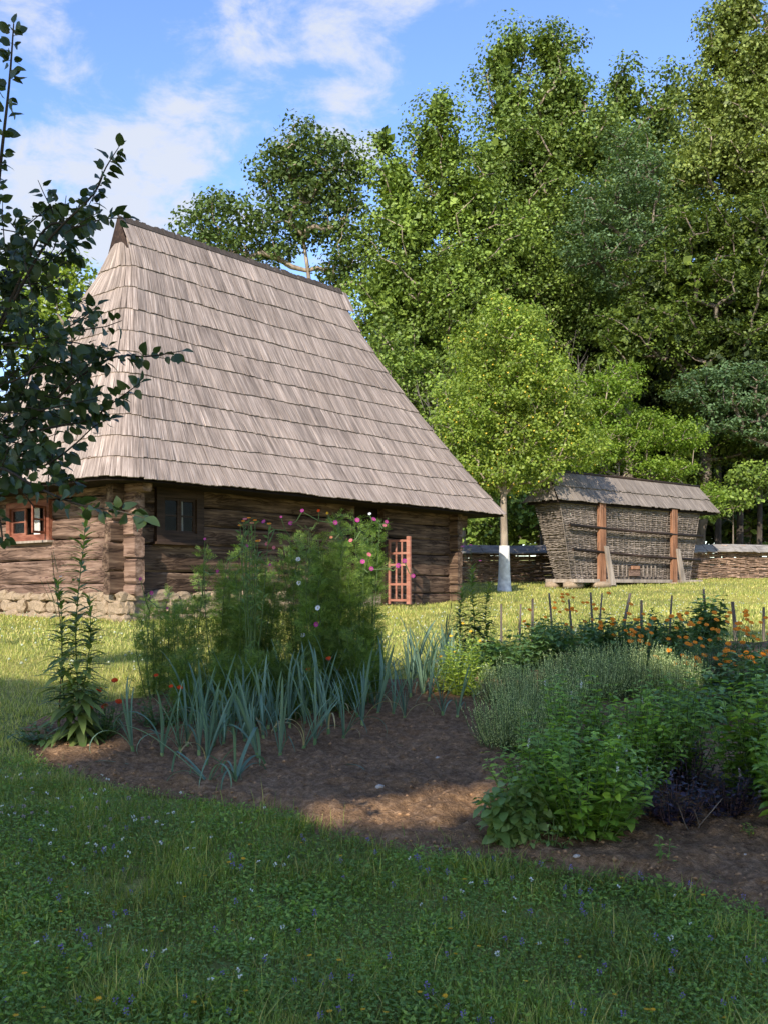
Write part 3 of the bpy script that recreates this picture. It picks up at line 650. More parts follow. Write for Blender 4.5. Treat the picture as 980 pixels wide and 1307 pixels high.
aa = r.uniform(0, 6.28, n); T = nrm(np.stack([np.cos(aa), np.sin(aa), r.uniform(-.1, 1.1, n)], 1)); N = nrm(np.cross(T, r.normal(size=(n, 3)))); N *= np.sign(N[:, 2:3]+1e-6); sL = r.uniform(.008, .03, n)*(.6+.8*(vnoise(hx, hy, .3, 26)))
Vd, _f = diamonds(np.stack([hx, hy, gz(hx, hy)+r.uniform(.005, .065, n)], 1), T, N, sL, sL*r.uniform(.25, .55, n), .15)
tag(link('herb_leaves', npmesh('herb_leaves', Vd, np.arange(len(Vd)).reshape(-1, 4), ['clover'])), 'mixed low herb leaves through the shaded meadow', 'ground cover', kind='stuff')
tag(link('clover', npmesh('clover', V, np.arange(len(V)).reshape(-1, 4), ['clover'])), 'low clover and weed leaves among the shaded grass', 'clover', kind='stuff')
x, y = scatter(90000, 6.3, 13.5, .4, r, 1.1); q = (~inpoly(x, y)) & ((x < -.8) | (y > 10)); x, y = x[q], y[q]
V, Fq = blades(x, y, gz(x, y)-.004, (.03+.06*vnoise(x, y, .4, 17))*r.uniform(.6, 1.4, len(x)), .007+.004*r.uniform(0, 1, len(x)), .7, 2, False)
tag(link('lawn_grass', npmesh('lawn_grass', V, Fq, ['lawn_blade'])), 'short sunlit lawn grass between garden bed and cottage', 'grass', kind='stuff')
x, y = scatter(110000, 13.5, 37, .5, r, 1.0); V, Fq = blades(x, y, gz(x, y)-.004, (.035+.06*vnoise(x, y, .7, 18))*r.uniform(.6, 1.4, len(x)), .014+.010*r.uniform(0, 1, len(x)), .7, 3, False)
tag(link('lawn_grass', npmesh('lawn_grass', V, Fq, ['lawn_blade'])), 'sunlit lawn in front of the fence and crib', 'grass', kind='stuff')
# long tufts on the edge of the bed and the longer weeds in the lawn
def tuft_obj(px, py, n, h, label, seed, mat='grass', sp=.06, w=.006):
    p = gp(px, py); r = np.random.default_rng(seed); x = r.normal(size=n)*sp; y = r.normal(size=n)*sp*.7
    V, Fq = blades(x, y, np.zeros(n)-.01, h*r.uniform(.5, 1.15, n), np.full(n, w), .55, seed)
    return tag(link('grass_tuft', npmesh('grass_tuft', V, Fq, [mat]), None, p), label, 'grass tuft', kind='stuff')
for i, a in enumerate([(625,1125,90,.17,'tall grass tuft at the bed edge below the pale basil'),(590,1110,60,.13,'short grass tuft on the lawn left of the pale basil'),(395,1062,40,.14,'dry tipped grass tuft at the front left edge of the bed'),
    (340,1062,60,.10,'low dark grass tuft below the fallen leek leaves'),(770,1140,50,.16,'thin grass tuft on the lawn under the big basil bush'),(700,1150,70,.13,'grass tuft on the lawn below the dark basil shadow'),(860,1160,60,.16,'loose grass tuft in front of the purple basil'),
    (930,1200,80,.14,'thick grass tuft near the right edge of the frame'),(200,1150,60,.12,'grass tuft in the left middle of the meadow'),(30,1180,70,.13,'broad grass tuft at the left frame edge'),(820,1250,90,.14,'tall tuft in the bottom right of the meadow')]): tuft_obj(*a[:4], a[4], 60+i)

# ------------------------------------------------------------------ wild flowers of the meadow (countable small things)
def head_mb(kind, r):
    mb = MB(); h = .075 if kind != 'violet' else .07
    mb.tube([(0, 0, 0), (.006, .003, h*.5), (.002, 0, h)], .0012, 3, 0, False)
    if kind == 'yellow':
        for k in range(10):
            a = k*.628; d = np.array([math.cos(a), math.sin(a), .35]); s = np.array([-math.sin(a), math.cos(a), 0])*.0035; p = np.array([.002, 0, h])
            mb.add([p, p+d*.008+s, p+d*.0135, p+d*.008-s], [(0,1,2,3)], 1)
    else:
        nn, rad, zs = (16, .0065, .006) if kind != 'violet' else (14, .005, .014)
        for k in range(nn):
            d = nrm(r.normal(size=3)); p = np.array([.002, 0, h])+d*np.array([rad, rad, zs])*.6; s = nrm(np.cross(d, r.normal(size=3)))*.0028
            mb.add([p, p+d*.0035+s, p+d*.007, p+d*.0035-s], [(0,1,2,3)], 1)
    return mb
mr = np.random.default_rng(77)
kinds = [('dandelion_flower', 'yellow', 'yellow', 60, 'small yellow composite flower standing in the shaded meadow', 'yellow meadow flowers'),
         ('clover_flower', 'clover', 'white', 70, 'small white clover head in the shaded meadow', 'white clover heads'),
         ('self_heal_flower', 'violet', 'violet', 110, 'small violet self-heal spike in the shaded meadow', 'violet meadow flowers'),
         ('red_clover_flower', 'clover', 'lilac', 22, 'pinkish lilac clover head in the meadow left of the bed', 'lilac clover heads')]
for (nm, kd, mt, cnt, lab, grp) in kinds:
    me = head_mb(kd, mr).mesh(nm, ['stem', mt])
    k = 0
    while k < cnt:
        if nm == 'red_clover_flower': px, py = mr.uniform(0, 200), mr.uniform(985, 1080)
        elif nm == 'clover_flower': px, py = (mr.uniform(0, 980), mr.uniform(1060, 1290)) if mr.random() < .4 else (mr.uniform(0, 420), mr.uniform(990, 1130))
        elif nm == 'self_heal_flower': px, py = mr.uniform(0, 980), mr.uniform(1070, 1330)
        else: px, py = mr.uniform(0, 980), mr.uniform(1090, 1330)
        p = gp(px, py)
        if inpoly(p.x, p.y): continue
        s = mr.uniform(.6, 1.0) if kd == 'yellow' else mr.uniform(.9, 1.4); o = link(nm, me, None, mw=Matrix.Translation(p) @ Matrix.Rotation(mr.uniform(0, 6.28), 4, 'Z') @ Matrix.Rotation(mr.normal()*.2, 4, 'X') @ Matrix.Scale(s, 4))
        tag(o, lab, 'flower', grp); k += 1
x, y = scatter(900, 10.6, 30, .3, mr, 1.0); q = ~inpoly(x, y); x, y = x[q], y[q]; n = len(x)
sz = .012+.010*mr.uniform(0, 1, n); V = c8[None]*sz[:, None, None]; V = V+np.stack([x, y, gz(x, y)+.08], 1)[:, None]
tag(link('lawn_clover_heads', npmesh('lawn_clover_heads', V.reshape(-1, 3), (np.arange(n)[:, None, None]*6+f8[None]).reshape(-1, 3), ['cream'])), 'tiny pale clover heads dotted over the far lawn', 'clover', kind='stuff')
# ------------------------------------------------------------------ the shingled log cottage
HRZ = math.atan2(.77, .64)
house = thing('log_cottage', 'old log cottage with a huge steep grey shingle roof and small dark windows', 'cottage', (-4.39, 16.5, 0), HRZ)
RL, RW, RISE, EZ, NR = 11.7, 6.46, 5.62, 3.36, 12
def xin(q): return 2.72*min(q, .9)
def xrr(q): return 2.98*min(q, .9)
def yin(q): return RW/2*q
def rz_(q): return EZ+RISE*(.80*q+.20*q*q)
def rr_(q, right=False): return .10 if right else .50*(1-q)+.10
def perim(q, inset=0, arc=6):
    x0, x1, y0, y1 = xin(q)+inset, RL-xrr(q)-inset, yin(q)+inset, RW-yin(q)-inset
    if y1 < y0: y0 = y1 = RW/2
    r = min(rr_(q), (y1-y0)/2); R2 = min(.10, (y1-y0)/2)
    out = []
    for (cx, cy, a0, r) in ((x0+r, y0+r, 180, r), (x1-R2, y0+R2, 270, R2), (x1-R2, y1-R2, 0, R2), (x0+r, y1-r, 90, r)):
        for k in range(arc+1):
            a = math.radians(a0+90*k/arc); out.append((cx+r*math.cos(a), cy+r*math.sin(a)))
    return out
mb = MB(); qs = [0, .1, .2, .35, .5, .65, .8, .9, .96, 1.0]; P_ = [perim(q, .035) for q in qs]; npp = len(P_[0])
v = [(x, y, rz_(q)-.03) for q, pr in zip(qs, P_) for (x, y) in pr]
mb.add(v, [(i*npp+j, i*npp+(j+1) % npp, (i+1)*npp+(j+1) % npp, (i+1)*npp+j) for i in range(len(qs)-1) for j in range(npp)])
mb.add([(x, y, EZ-.02) for (x, y) in P_[0]], [tuple(range(npp))[::-1]])
roof = part('roof', mb, 'deck', house)
shingles = []
def shingle(b0, b1, t0, t1, o, slope, lift, dropb, u0, dist):
    n = np.array([o[0]*math.sin(slope), o[1]*math.sin(slope), math.cos(slope)]); b0, b1, t0, t1 = map(np.array, (b0, b1, t0, t1))
    s0 = nrm(b0-t0)*dropb; b0 = b0+s0; b1 = b1+s0
    th = .018; lo = lift
    p = [b0+n*lo, b1+n*lo, t1+n*.004, t0+n*.004, b0+n*(lo+th), b1+n*(lo+th), t1+n*(.012), t0+n*(.012)]
    Ls = np.linalg.norm(b0-t0); w = np.linalg.norm(b1-b0); v0 = random.random()*50; u0 = random.random()*20
    uv = [(u0, v0), (u0+w, v0), (u0+w, v0+Ls), (u0, v0+Ls)]*2
    shingles.append((dist, p, uv))
def fan(t, s0, s1, a, b_, D):
    D = min(D, (s1-s0)/2)
    if t < s0+D: return a+(t-s0)/D*(s0+D-a)
    if t > s1-D: return b_-(s1-t)/D*(b_-(s1-D))
    return t
def slope_at(q): return math.atan2(RISE*(.8+.4*q), RW/2)
for k in range(NR):
    q0 = k/NR; q1 = min(1.0, (k+1)/NR+.02); z0, z1 = rz_(q0), rz_(q1); r0, r1 = rr_(q0), rr_(q1); sl = slope_at((q0+q1)/2); hs = math.atan2(RISE*(.8+.4*q0), 2.98)
    wav = lambda s: .014*math.sin(s*1.3+k*2.1)+.009*math.sin(s*4.1+k)+random.uniform(-.010, .010)
    lift = .022
    for sidey in (0, 1):
        fy = (lambda y: y) if sidey == 0 else (lambda y: RW-y); oy = -1 if sidey == 0 else 1
        x = xin(q0)+r0; xe = RL-xrr(q0)-.10; a, b_ = xin(q1)+r1, RL-xrr(q1)-.10
        if q0 >= .9: x = xin(q0)+.0; xe = RL-x; a = x; b_ = xe
        X0, XE = x, xe; DF = 2.2
        while x < xe-.01:
            w = min(random.uniform(.05, .105), xe-x); g = .003
            cl = lambda t: fan(t, X0, XE, a, b_, DF)
            shingle((x+g, fy(yin(q0)), z0), (x+w-g, fy(yin(q0)), z0), (cl(x)+g*.3, fy(yin(q1)), z1), (cl(x+w)-g*.3+.001, fy(yin(q1)), z1), (0, oy), sl, lift+random.uniform(-.006, .008), wav(x), 0, (k*.9+abs(x-3)*.15)+sidey*99); x += w
    if q0 < .9:
        for sidex in (0, 1):
            fx = (lambda t: t) if sidex == 0 else (lambda t: RL-t); ox = -1 if sidex == 0 else 1
            r0, r1 = (rr_(q0), rr_(q1)) if sidex == 0 else (.10, .10)
            y = yin(q0)+r0; ye = RW-yin(q0)-r0; a, b_ = yin(q1)+r1, RW-yin(q1)-r1
            if b_ < a: a = b_ = RW/2
            Y0, YE = y, ye
            while y < ye-.01:
                w = min(random.uniform(.05, .105), ye-y); g = .003; cl = lambda t: fan(t, Y0, YE, a, b_, (YE-Y0)/2)
                shingle(((xin(q0) if sidex == 0 else RL-xrr(q0)), y+g, z0), ((xin(q0) if sidex == 0 else RL-xrr(q0)), y+w-g, z0), ((xin(q1) if sidex == 0 else RL-xrr(q1)), cl(y)+.001, z1), ((xin(q1) if sidex == 0 else RL-xrr(q1)), cl(y+w)+.002, z1), (ox, 0), hs, lift+random.uniform(-.006, .008), wav(-y), 0, (k*.9+y*.2)+sidex*99); y += w
        for (sx, sy) in ((0, 0), (1, 0), (1, 1), (0, 1)):
            r0, r1 = (rr_(q0), rr_(q1)) if sx == 0 else (.10, .10)
            na = max(2, int(r0*1.57/.09)); ph = 0
            for j in range(na):
                a0 = math.pi/2*j/na; a1 = math.pi/2*(j+1)/na
                def cp(q, r, a):
                    cx = xin(q)+r-r*math.cos(a); cy = yin(q)+r-r*math.sin(a)
                    return (cx if sx == 0 else RL-(cx-xin(q)+xrr(q)), cy if sy == 0 else RW-cy)
                am = (a0+a1)/2; o = (-math.cos(am) if sx == 0 else math.cos(am), -math.sin(am) if sy == 0 else math.sin(am))
                B0, B1, T0, T1 = cp(q0, r0, a0), cp(q0, r0, a1), cp(q1, r1, a0), cp(q1, r1, a1)
                shingle((*B0, z0), (*B1, z0), (*T0, z1), (*T1, z1), o, (sl+hs)/2, lift+random.uniform(-.004, .008), wav(-am), 0, k*.9+(sx or sy)*99)
shingles.sort(key=lambda s: s[0])
HF = [(3,2,1,0), (4,5,6,7), (0,1,5,4), (1,2,6,5), (2,3,7,6), (3,0,4,7)]
for d, p, uv in shingles[:300]:
    q = MB(); q.hexa(p, 0, uv); part('shingle', q, 'shingle', roof)
q = MB()
for d, p, uv in shingles[300:]: q.hexa(p, 0, uv)
part('shingle_field', q, 'shingle', roof, kind='stuff')
xr0, xr1 = xin(1), RL-xrr(1); x = xr0-.03; zt = rz_(1)
while x < xr1:                     # comb of dark shingles standing over the ridge
    w = random.uniform(.06, .1); h = random.uniform(.06, .10); q = MB(); y = RW/2
    q.hexa([(x, y-.07, zt-.07), (x+w-.004, y-.07, zt-.07), (x+w-.004, y-.05, zt-.08), (x, y-.05, zt-.08), (x, y+.03, zt+h), (x+w-.004, y+.03, zt+h+random.uniform(-.02, .02)), (x+w-.004, y+.05, zt+h), (x, y+.05, zt+h)], 0,
           [(x, 0), (x+w, 0), (x+w, .02), (x, .02), (x, .3), (x+w, .3), (x+w, .3), (x, .3)])
    part('ridge_shingle', q, 'shingle_edge', roof); x += w
for sx in (xr0-.02, xr1+.02):      # little dark gablet boards under the ridge ends
    q = MB(); z9 = rz_(.9); y9 = yin(.9); d = -.02 if sx < 5 else .02
    q.hexa([(sx, y9, z9), (sx, RW-y9, z9), (sx+d, RW-y9, z9), (sx+d, y9, z9), (sx, RW/2-.02, zt), (sx, RW/2+.02, zt), (sx+d, RW/2+.02, zt), (sx+d, RW/2-.02, zt)]); part('gablet_board', q, 'dark_wood', roof)

def log_mesh(Ln, h, t, mat, seed):
    r = random.Random(seed); n = max(2, int(Ln/.35)+1); c = min(.035, h*.2); mb = MB(); v = []
    for i in range(n):
        x = -Ln/2+Ln*i/(n-1); j = lambda a=.010: r.uniform(-a, a); dz = .010*math.sin(x*1.7+seed); k = .9 if i in (0, n-1) else 1
        pr = [(-t/2, -h/2+c), (-t/2+c, -h/2), (t/2-c, -h/2), (t/2, -h/2+c), (t/2, h/2-c), (t/2-c, h/2), (-t/2+c, h/2), (-t/2, h/2-c)]
        v += [(x+j(.006), y*k+j(), z*(.97 if k < 1 else 1)+j(.006)+dz) for (y, z) in pr]
    mb.add(v, [(i*8+q, (i+1)*8+q, (i+1)*8+(q+1) % 8, i*8+(q+1) % 8) for i in range(n-1) for q in range(8)]+[tuple(range(8)), tuple(range((n-1)*8+7, (n-1)*8-1, -1))])
    return mb.mesh('log', [mat], False)
def wall_backing(name, x0, x1, y0, y1, z0=1.2, z1=3.4):
    q = MB(); q.box(x0, x1, y0, y1, z0, z1); return part(name, q, 'deck', house)
TH = .22; sd = 0
def add_log(parent, x0, x1, z0, z1, y, along='x', mat='log', th=TH):
    global sd; sd += 1
    me = log_mesh(x1-x0, z1-z0-.012, th+random.uniform(-.012, .012), mat, sd)
    cz = (z0+z1)/2; c = (x0+x1)/2
    mw = Matrix.Translation((c, y, cz)) if along == 'x' else Matrix.Translation((y, c, cz)) @ Matrix.Rotation(math.radians(-90), 4, 'Z')
    return link('log', me, parent, mw=mw)
WX0, WX1, WY0, WY1 = .8, 10.55, .8, 5.66
fw = wall_backing('front_wall', WX0+.30, WX1-.3, WY0+.26, WY0+.34)
fz = [1.41, 1.83, 2.33, 2.69, 3.04, 3.44, 3.80]
yc = WY0+TH/2
for i in range(6):
    z0, z1 = fz[i], fz[i+1]; a = WX0-.26+random.uniform(-.04, .04); b_ = WX1+.22+random.uniform(-.03, .05)
    if i == 4: b_ = 11.1
    if i == 5: b_ = 11.4; a = .2
    cuts = []
    if 2 <= i <= 4: cuts.append((1.45, 2.53))
    if i <= 4: cuts.append((6.85, 7.85))
    segs = []; s = a
    for (c0, c1) in cuts: segs.append((s, c0)); s = c1
    segs.append((s, b_))
    for (s0, s1) in segs: add_log(fw, s0, s1, z0, z1, yc+random.uniform(-.012, .012))
for (z0, z1) in ((1.10, 1.41),): 
    add_log(fw, 4.6, 6.85, z0, z1, yc); add_log(fw, 7.85, WX1+.28, z0, z1, yc-.02)
add_log(fw, 1.45, 2.53, 2.30, 2.37, yc, th=.2); add_log(fw, 1.45, 2.53, 3.34, 3.44, yc, th=.2)
gw = wall_backing('gable_wall', WX0+.26, WX0+.34, WY0+.3, WY1-.3)
gzs = [1.40, 1.78, 2.18, 2.42, 3.02, 3.20, 3.60]
gzs = [1.41, 1.62, 2.06, 2.44, 2.82, 3.20, 3.62]
for i in range(6):
    a = WY0-.27+random.uniform(-.03, .03); b_ = WY1+.25; cuts = [(3.05, 4.55)] if 2 < i < 5 else []
    if i == 5: a = .3
    s = a
    for (c0, c1) in cuts: add_log(gw, s, c0, gzs[i], gzs[i+1], WX0+TH/2, 'y', 'log_sunlit'); s = c1
    add_log(gw, s, b_, gzs[i], gzs[i+1], WX0+TH/2+random.uniform(-.01, .01), 'y', 'log_sunlit')
rw = wall_backing('right_wall', WX1-.34, WX1-.28, WY0+.3, WY1-.3); bw = wall_backing('rear_wall', WX0+.3, WX1-.3, WY1-.34, WY1-.28)
for i in range(6):
    add_log(rw, WY0-.24, WY1+.24, gzs[i], gzs[i+1], WX1-TH/2, 'y'); add_log(bw, WX0-.25, WX1+.25, fz[i], fz[i+1], WY1-TH/2)
add_log(rw, WY0-.22, WY1+.24, 1.12, 1.41, WX1-TH/2, 'y')
def window(name, wd, z0, z1, mw, frame_mat, sash_mat, fr=.13, open_=None, curtain=True, label=None, cols=2, rows=2):
    hw = wd/2; q = MB(); y0, y1 = -.05, .10
    q.box(-hw, -hw+fr, y0, y1, z0, z1); q.box(hw-fr, hw, y0, y1, z0, z1); q.box(-hw+fr, hw-fr, y0+.004, y1, z1-fr, z1); q.box(-hw+fr, hw-fr, y0+.004, y1, z0, z0+fr)
    w = part('window', q, frame_mat, house); w.matrix_basis = mw
    if label: w['label'] = label
    q = MB(); q.box(-hw-.06, hw+.06, y0-.07, y1, z0-.045, z0-.002, 0, .004); part('sill', q, frame_mat if frame_mat != 'red_wood' else 'pale_wood', w)
    x0, x1, a, b_ = -hw+fr, hw-fr, z0+fr, z1-fr
    def sash(x0, x1, nm='sash', mwb=None):
        q = MB(); s = .045; q.box(x0, x0+s, 0, .035, a, b_); q.box(x1-s, x1, 0, .035, a, b_); q.box(x0+s, x1-s, .001, .034, a, a+s); q.box(x0+s, x1-s, .001, .034, b_-s, b_)
        q.box(x0+s, x1-s, .005, .03, (a+b_)/2-.014, (a+b_)/2+.014)
        o = part(nm, q, sash_mat, w)
        for (za, zb) in ((a+s, (a+b_)/2-.014), ((a+b_)/2+.014, b_-s)):
            g = MB(); g.box(x0+s-.004, x1-s+.004, .014, .019, za-.004, zb+.004); po = part('pane', g, 'glass', w if mwb is None else o)
        if mwb is not None: o.matrix_basis = mwb
        return o
    xm = (x0+x1)/2
    if open_ == 'left':
        sash(xm+.002, x1)
        o = sash(0, xm-x0, 'open_sash', Matrix.Translation((x0, -.06, 0)) @ Matrix.Rotation(math.radians(-115), 4, 'Z'))
    elif open_ == 'mid':
        sash(x0, x0+(x1-x0)*.4); o = sash(0, (x1-x0)*.3, 'open_sash', Matrix.Translation((x1, -.06, 0)) @ Matrix.Rotation(math.radians(-70), 4, 'Z'))
    else: sash(x0, xm-.002); sash(xm+.002, x1)
    if curtain:
        q = MB(); n = 14; cw = (x1-x0)*.16; cx0 = xm+(x1-x0)*.04
        v = []
        for i in range(n+1): 
            t = i/n; y = .07+.012*math.sin(i*1.9); v += [(cx0+cw*t, y, a), (cx0+cw*t*.9, y, b_)]
        q.add(v, [(2*i, 2*i+2, 2*i+3, 2*i+1) for i in range(n)]); part('curtain', q, 'curtain', w)
    q = MB(); q.box(x0-.02, x1+.02, .145, .16, a-.02, b_+.02); part('unlit_room_panel', q, 'void', w)  # flat near-black sheet, painted stand-in for the darkness of the room
    return w
window('window', 1.08, 2.37, 3.34, Matrix.Translation((1.99, WY0-.02, 0)), 'dark_wood', 'dark_wood', .17, label='dark brown four paned window in the shade of the eave')
window('window', 1.5, 2.44, 3.20, Matrix.Translation((WX0-.01, 3.8, 0)) @ Matrix.Rotation(math.radians(-90), 4, 'Z'), 'red_wood', 'red_wood', .12, 'mid', label='red brown gable window with an opened casement')
# doorway and lattice gate
q = MB(); q.box(6.85, 7.85, 1.04, 1.10, 1.12, 3.04); d = part('door', q, 'dark_wood', house)
for k in range(5): q = MB(); q.box(6.87+k*.195, 7.05+k*.195, 1.005, 1.038, 1.14, 3.02, 0, .002); part('plank', q, 'dark_wood', d)
q = MB(); q.box(6.80, 6.90, .74, 1.0, 1.12, 3.04); q.box(7.80, 7.90, .74, 1.0, 1.12, 3.04); part('door_frame', q, 'dark_wood', house)
q = MB(); q.box(-.0, .06, -.02, .02, 0, 1.46); gate = part('lattice_gate', q, 'pink_wood', house); gate['label'] = 'faded red lattice gate swung open from the doorway'
gate.matrix_basis = Matrix.Translation((7.93, .76, 1.18)) @ Matrix.Rotation(math.radians(-84), 4, 'Z')
q = MB(); q.box(.5, .60, -.025, .025, 0, 1.52); part('stile', q, 'pink_wood', gate)
for z in (.06, .42, .86, 1.12, 1.40):
    q = MB(); q.box(.06, .5, -.015, .015, z, z+.05, 0, .002); part('rail', q, 'pink_wood', gate)
for x in (.20, .35): q = MB(); q.box(x, x+.035, -.012, .012, .11, 1.40); part('slat', q, 'pink_wood', gate)
# foundation
rocks = [rock_mesh('stone', 'stone', 40+i, 2, .16, .85) for i in range(6)]
q = MB(); q.box(.86, 10.5, .86, 5.6, .70, 1.40); fd = part('foundation', q, 'mortar', house)
rs = random.Random(4)
for (axis, L0, L1) in (('x', .62, 10.75), ('y', .62, 5.6)):
    for row in range(3):
        t = L0
        while t < L1:
            w = rs.uniform(.16, .42)*(1 if row else 1.1); h = (.24, .22, .16)[row]*rs.uniform(.8, 1.15); z = .86+(.0, .23, .44)[row]
            if axis == 'x' and t > 4.5 and row > 0: t += w; continue
            me = rs.choice(rocks); dd = .80+rs.uniform(-.05, .03)
            pos = (t+w/2, dd, z+h/2) if axis == 'x' else (dd, t+w/2, z+h/2)
            mw = Matrix.Translation(pos) @ Matrix.Rotation(rs.uniform(-.15, .15)+(0 if axis == 'x' else math.pi/2), 4, 'Z') @ Matrix.Rotation(rs.uniform(-.14, .14), 4, 'Y') @ Matrix.Diagonal((w*.62, .12, h*.66, 1)) @ Matrix.Rotation(rs.choice((0, math.pi)), 4, 'X')
            link('stone', me, fd, mw=mw); t += w
# ------------------------------------------------------------------ wicker corn crib
CZ = gzf(5.6, 29.0)-.02
crib = thing('corn_crib', 'wicker corn crib with flared woven walls under its own small shingle roof', 'corn crib', (4.77, 28.0, CZ), math.atan2(.633, .774))
def Zc(z): return z-CZ
zb, zt2 = Zc(1.80), Zc(4.05)
cor = {'fb0': (.95,.32), 'fb1': (6.67,.32), 'ft0': (.22,.14), 'ft1': (6.98,.14), 'bb0': (.95,.92), 'bb1': (6.67,.92), 'bt0': (.22,1.10), 'bt1': (6.98,1.10)}
q = MB(); e = .03
q.hexa([(cor['fb0'][0]+e, cor['fb0'][1]+e, zb), (cor['fb1'][0]-e, .32+e, zb), (cor['bb1'][0]-e, .92-e, zb), (cor['bb0'][0]+e, .92-e, zb), (cor['ft0'][0]+e, .14+e, zt2), (cor['ft1'][0]-e, .14+e, zt2), (cor['bt1'][0]-e, 1.1-e, zt2), (cor['bt0'][0]+e, 1.1-e, zt2)])
part('basket', q, 'wicker', crib)
def weave(P0b, P1b, P0t, P1t, outn, dz, sp, rad, mat, seed, ragged=.008):
    r = np.random.default_rng(seed); A, B, C, D = map(lambda p: np.array(p, float), (P0b, P1b, P0t, P1t)); H = C[2]-A[2]; rows = int(H/dz); Ls = np.linalg.norm(B-A); on = np.array(outn, float)
    p0s, p1s, ra, rb = [], [], [], []
    for i in range(rows):
        t = (i+.5)/rows; a = A+(C-A)*t; b_ = B+(D-B)*t; n = int(Ls/(sp/2))+1; u = np.linspace(0, 1, n+1)
        pts = a+(b_-a)*u[:, None]+on*((rad*1.1*np.where((np.arange(n+1)+i) % 2 == 0, 1, -.6))[:, None]); pts[:, 2] += np.cumsum(r.normal(size=n+1))*ragged*.3+r.normal()*ragged; pts += r.normal(size=pts.shape)*ragged*.4
        R_ = rad*r.uniform(.7, 1.25)*np.ones(n+1); brk = r.random(n) > .02
        p0s.append(pts[:-1][brk]); p1s.append(pts[1:][brk]); ra.append(R_[:-1][brk]); rb.append(R_[1:][brk])
    V, Fq = frusta(np.concatenate(p0s), np.concatenate(p1s), np.concatenate(ra), np.concatenate(rb), 4)
    return V, Fq
z3 = lambda c, z: (c[0], c[1], z)
faces = [('fb0','fb1','ft0','ft1',(0,-1,0)), ('bb0','fb0','bt0','ft0',(-1,0,-.3)), ('fb1','bb1','ft1','bt1',(1,0,0)), ('bb1','bb0','bt1','bt0',(0,1,0))]
Vs, Fs, o_ = [], [], 0
for i, (a, b_, c, d, on) in enumerate(faces):
    V, Fq = weave(z3(cor[a], zb), z3(cor[b_], zb), z3(cor[c], zt2), z3(cor[d], zt2), on, .033, .24, .0155, 'wicker', i)
    Vs.append(V); Fs.append(Fq+o_); o_ += len(V)
o = link('wicker_weave', npmesh('wicker_weave', np.concatenate(Vs), np.concatenate(Fs), ['wicker']), crib); o['kind'] = 'stuff'
for i in range(25):
    t = i/24; q = MB(); q.tube([(cor['fb0'][0]+(cor['fb1'][0]-cor['fb0'][0])*t, .315, zb-.05), (cor['ft0'][0]+(cor['ft1'][0]-cor['ft0'][0])*t, .135, zt2)], .011, 5); part('upright_stake', q, 'wicker', crib)
for (x, w, tz) in ((1.97, .27, 0), (5.46, .24, 0)):
    q = MB(); q.box(-w/2, w/2, -.05, .05, Zc(1.62), Zc(3.98), 0, .006); part('post', q, 'post', crib, loc=(x, .06, 0))
    q = MB(); q.hexa([(x+.22, -.10, Zc(1.62)), (x+.46, -.10, Zc(1.62)), (x+.46, -.03, Zc(1.62)), (x+.22, -.03, Zc(1.62)), (x+.02, -.06, Zc(2.75)), (x+.16, -.06, Zc(2.75)), (x+.16, .0, Zc(2.75)), (x+.02, .0, Zc(2.75))]); part('brace', q, 'pale_wood', crib)
for (x0, z0, x1, z1) in ((.55, 3.30, 6.98, 3.18), (.70, 2.62, 6.85, 2.42)):
    q = MB(); q.tube([(x0, .04, Zc(z0)), ((x0+x1)/2, .03, Zc((z0+z1)/2-.03)), (x1, .05, Zc(z1))], [.045, .04, .048], 8); part('tie_pole', q, 'dark_wood', crib, True)
q = MB(); q.box(.85, 6.95, .02, 1.2, Zc(1.70), Zc(1.80), 0, .005); part('floor_beam', q, 'pale_wood', crib)
for (x, y, sx) in ((1.0,.3,.35), (2.0,.1,.42), (3.9,.4,.3), (5.5,.15,.35), (6.6,.5,.3), (1.0,1.0,.3), (6.5,1.0,.3)):
    link('base_stone', rock_mesh('base_stone', 'stone', int(x*10), 2, .1, .6), crib, mw=Matrix.Translation((x, y, Zc(1.62))) @ Matrix.Diagonal((sx, .22, .13, 1)))
q = MB(); q.box(3.45, 3.95, .19, .23, Zc(1.90), Zc(2.14), 0, .004); part('hatch', q, 'log_sunlit', crib)
q = MB(); q.box(3.50, 3.90, .16, .19, Zc(2.10), Zc(2.20), 0, .004); part('hatch_board', q, 'post', crib)
for x in (2.9, 3.1, 3.3, 4.1, 4.3, 4.5, 4.7): q = MB(); q.box(x, x+.03, .19, .22, Zc(1.88), Zc(2.22), 0, .006); part('hatch_slat', q, 'wicker', crib)
# crib roof
cl0, cr, ce, crz = 0.0, 7.85, Zc(3.96), Zc(4.84)
def cx(q): return (.30*q, 7.85-.25*q)
q = MB(); yq = lambda t: .63*t
q.hexa([(.05, .04, ce-.05), (7.8, .04, ce-.05), (7.8, 1.22, ce-.05), (.05, 1.22, ce-.05), (.32, .62, crz-.04), (7.6, .62, crz-.04), (7.6, .64, crz-.04), (.32, .64, crz-.04)])
croof = part('roof', q, 'deck', crib)
def csh(b0, b1, t0, t1, n):
    b0, b1, t0, t1, n = map(lambda a: np.array(a, float), (b0, b1, t0, t1, n)); n = nrm(n); s = nrm(b0-t0)*random.uniform(-.02, .03); b0 = b0+s; b1 = b1+s
    q = MB(); l = .03+random.uniform(0, .012); w = np.linalg.norm(b1-b0); Ls = np.linalg.norm(b0-t0); u0, v0 = random.random()*20, random.random()*50
    q.hexa([b0+n*l, b1+n*l, t1+n*.005, t0+n*.005, b0+n*(l+.02), b1+n*(l+.02), t1+n*.016, t0+n*.016], 0, [(u0, v0), (u0+w, v0), (u0+w, v0+Ls), (u0, v0+Ls)]*2)
    part('shingle', q, 'crib_shingle', croof)
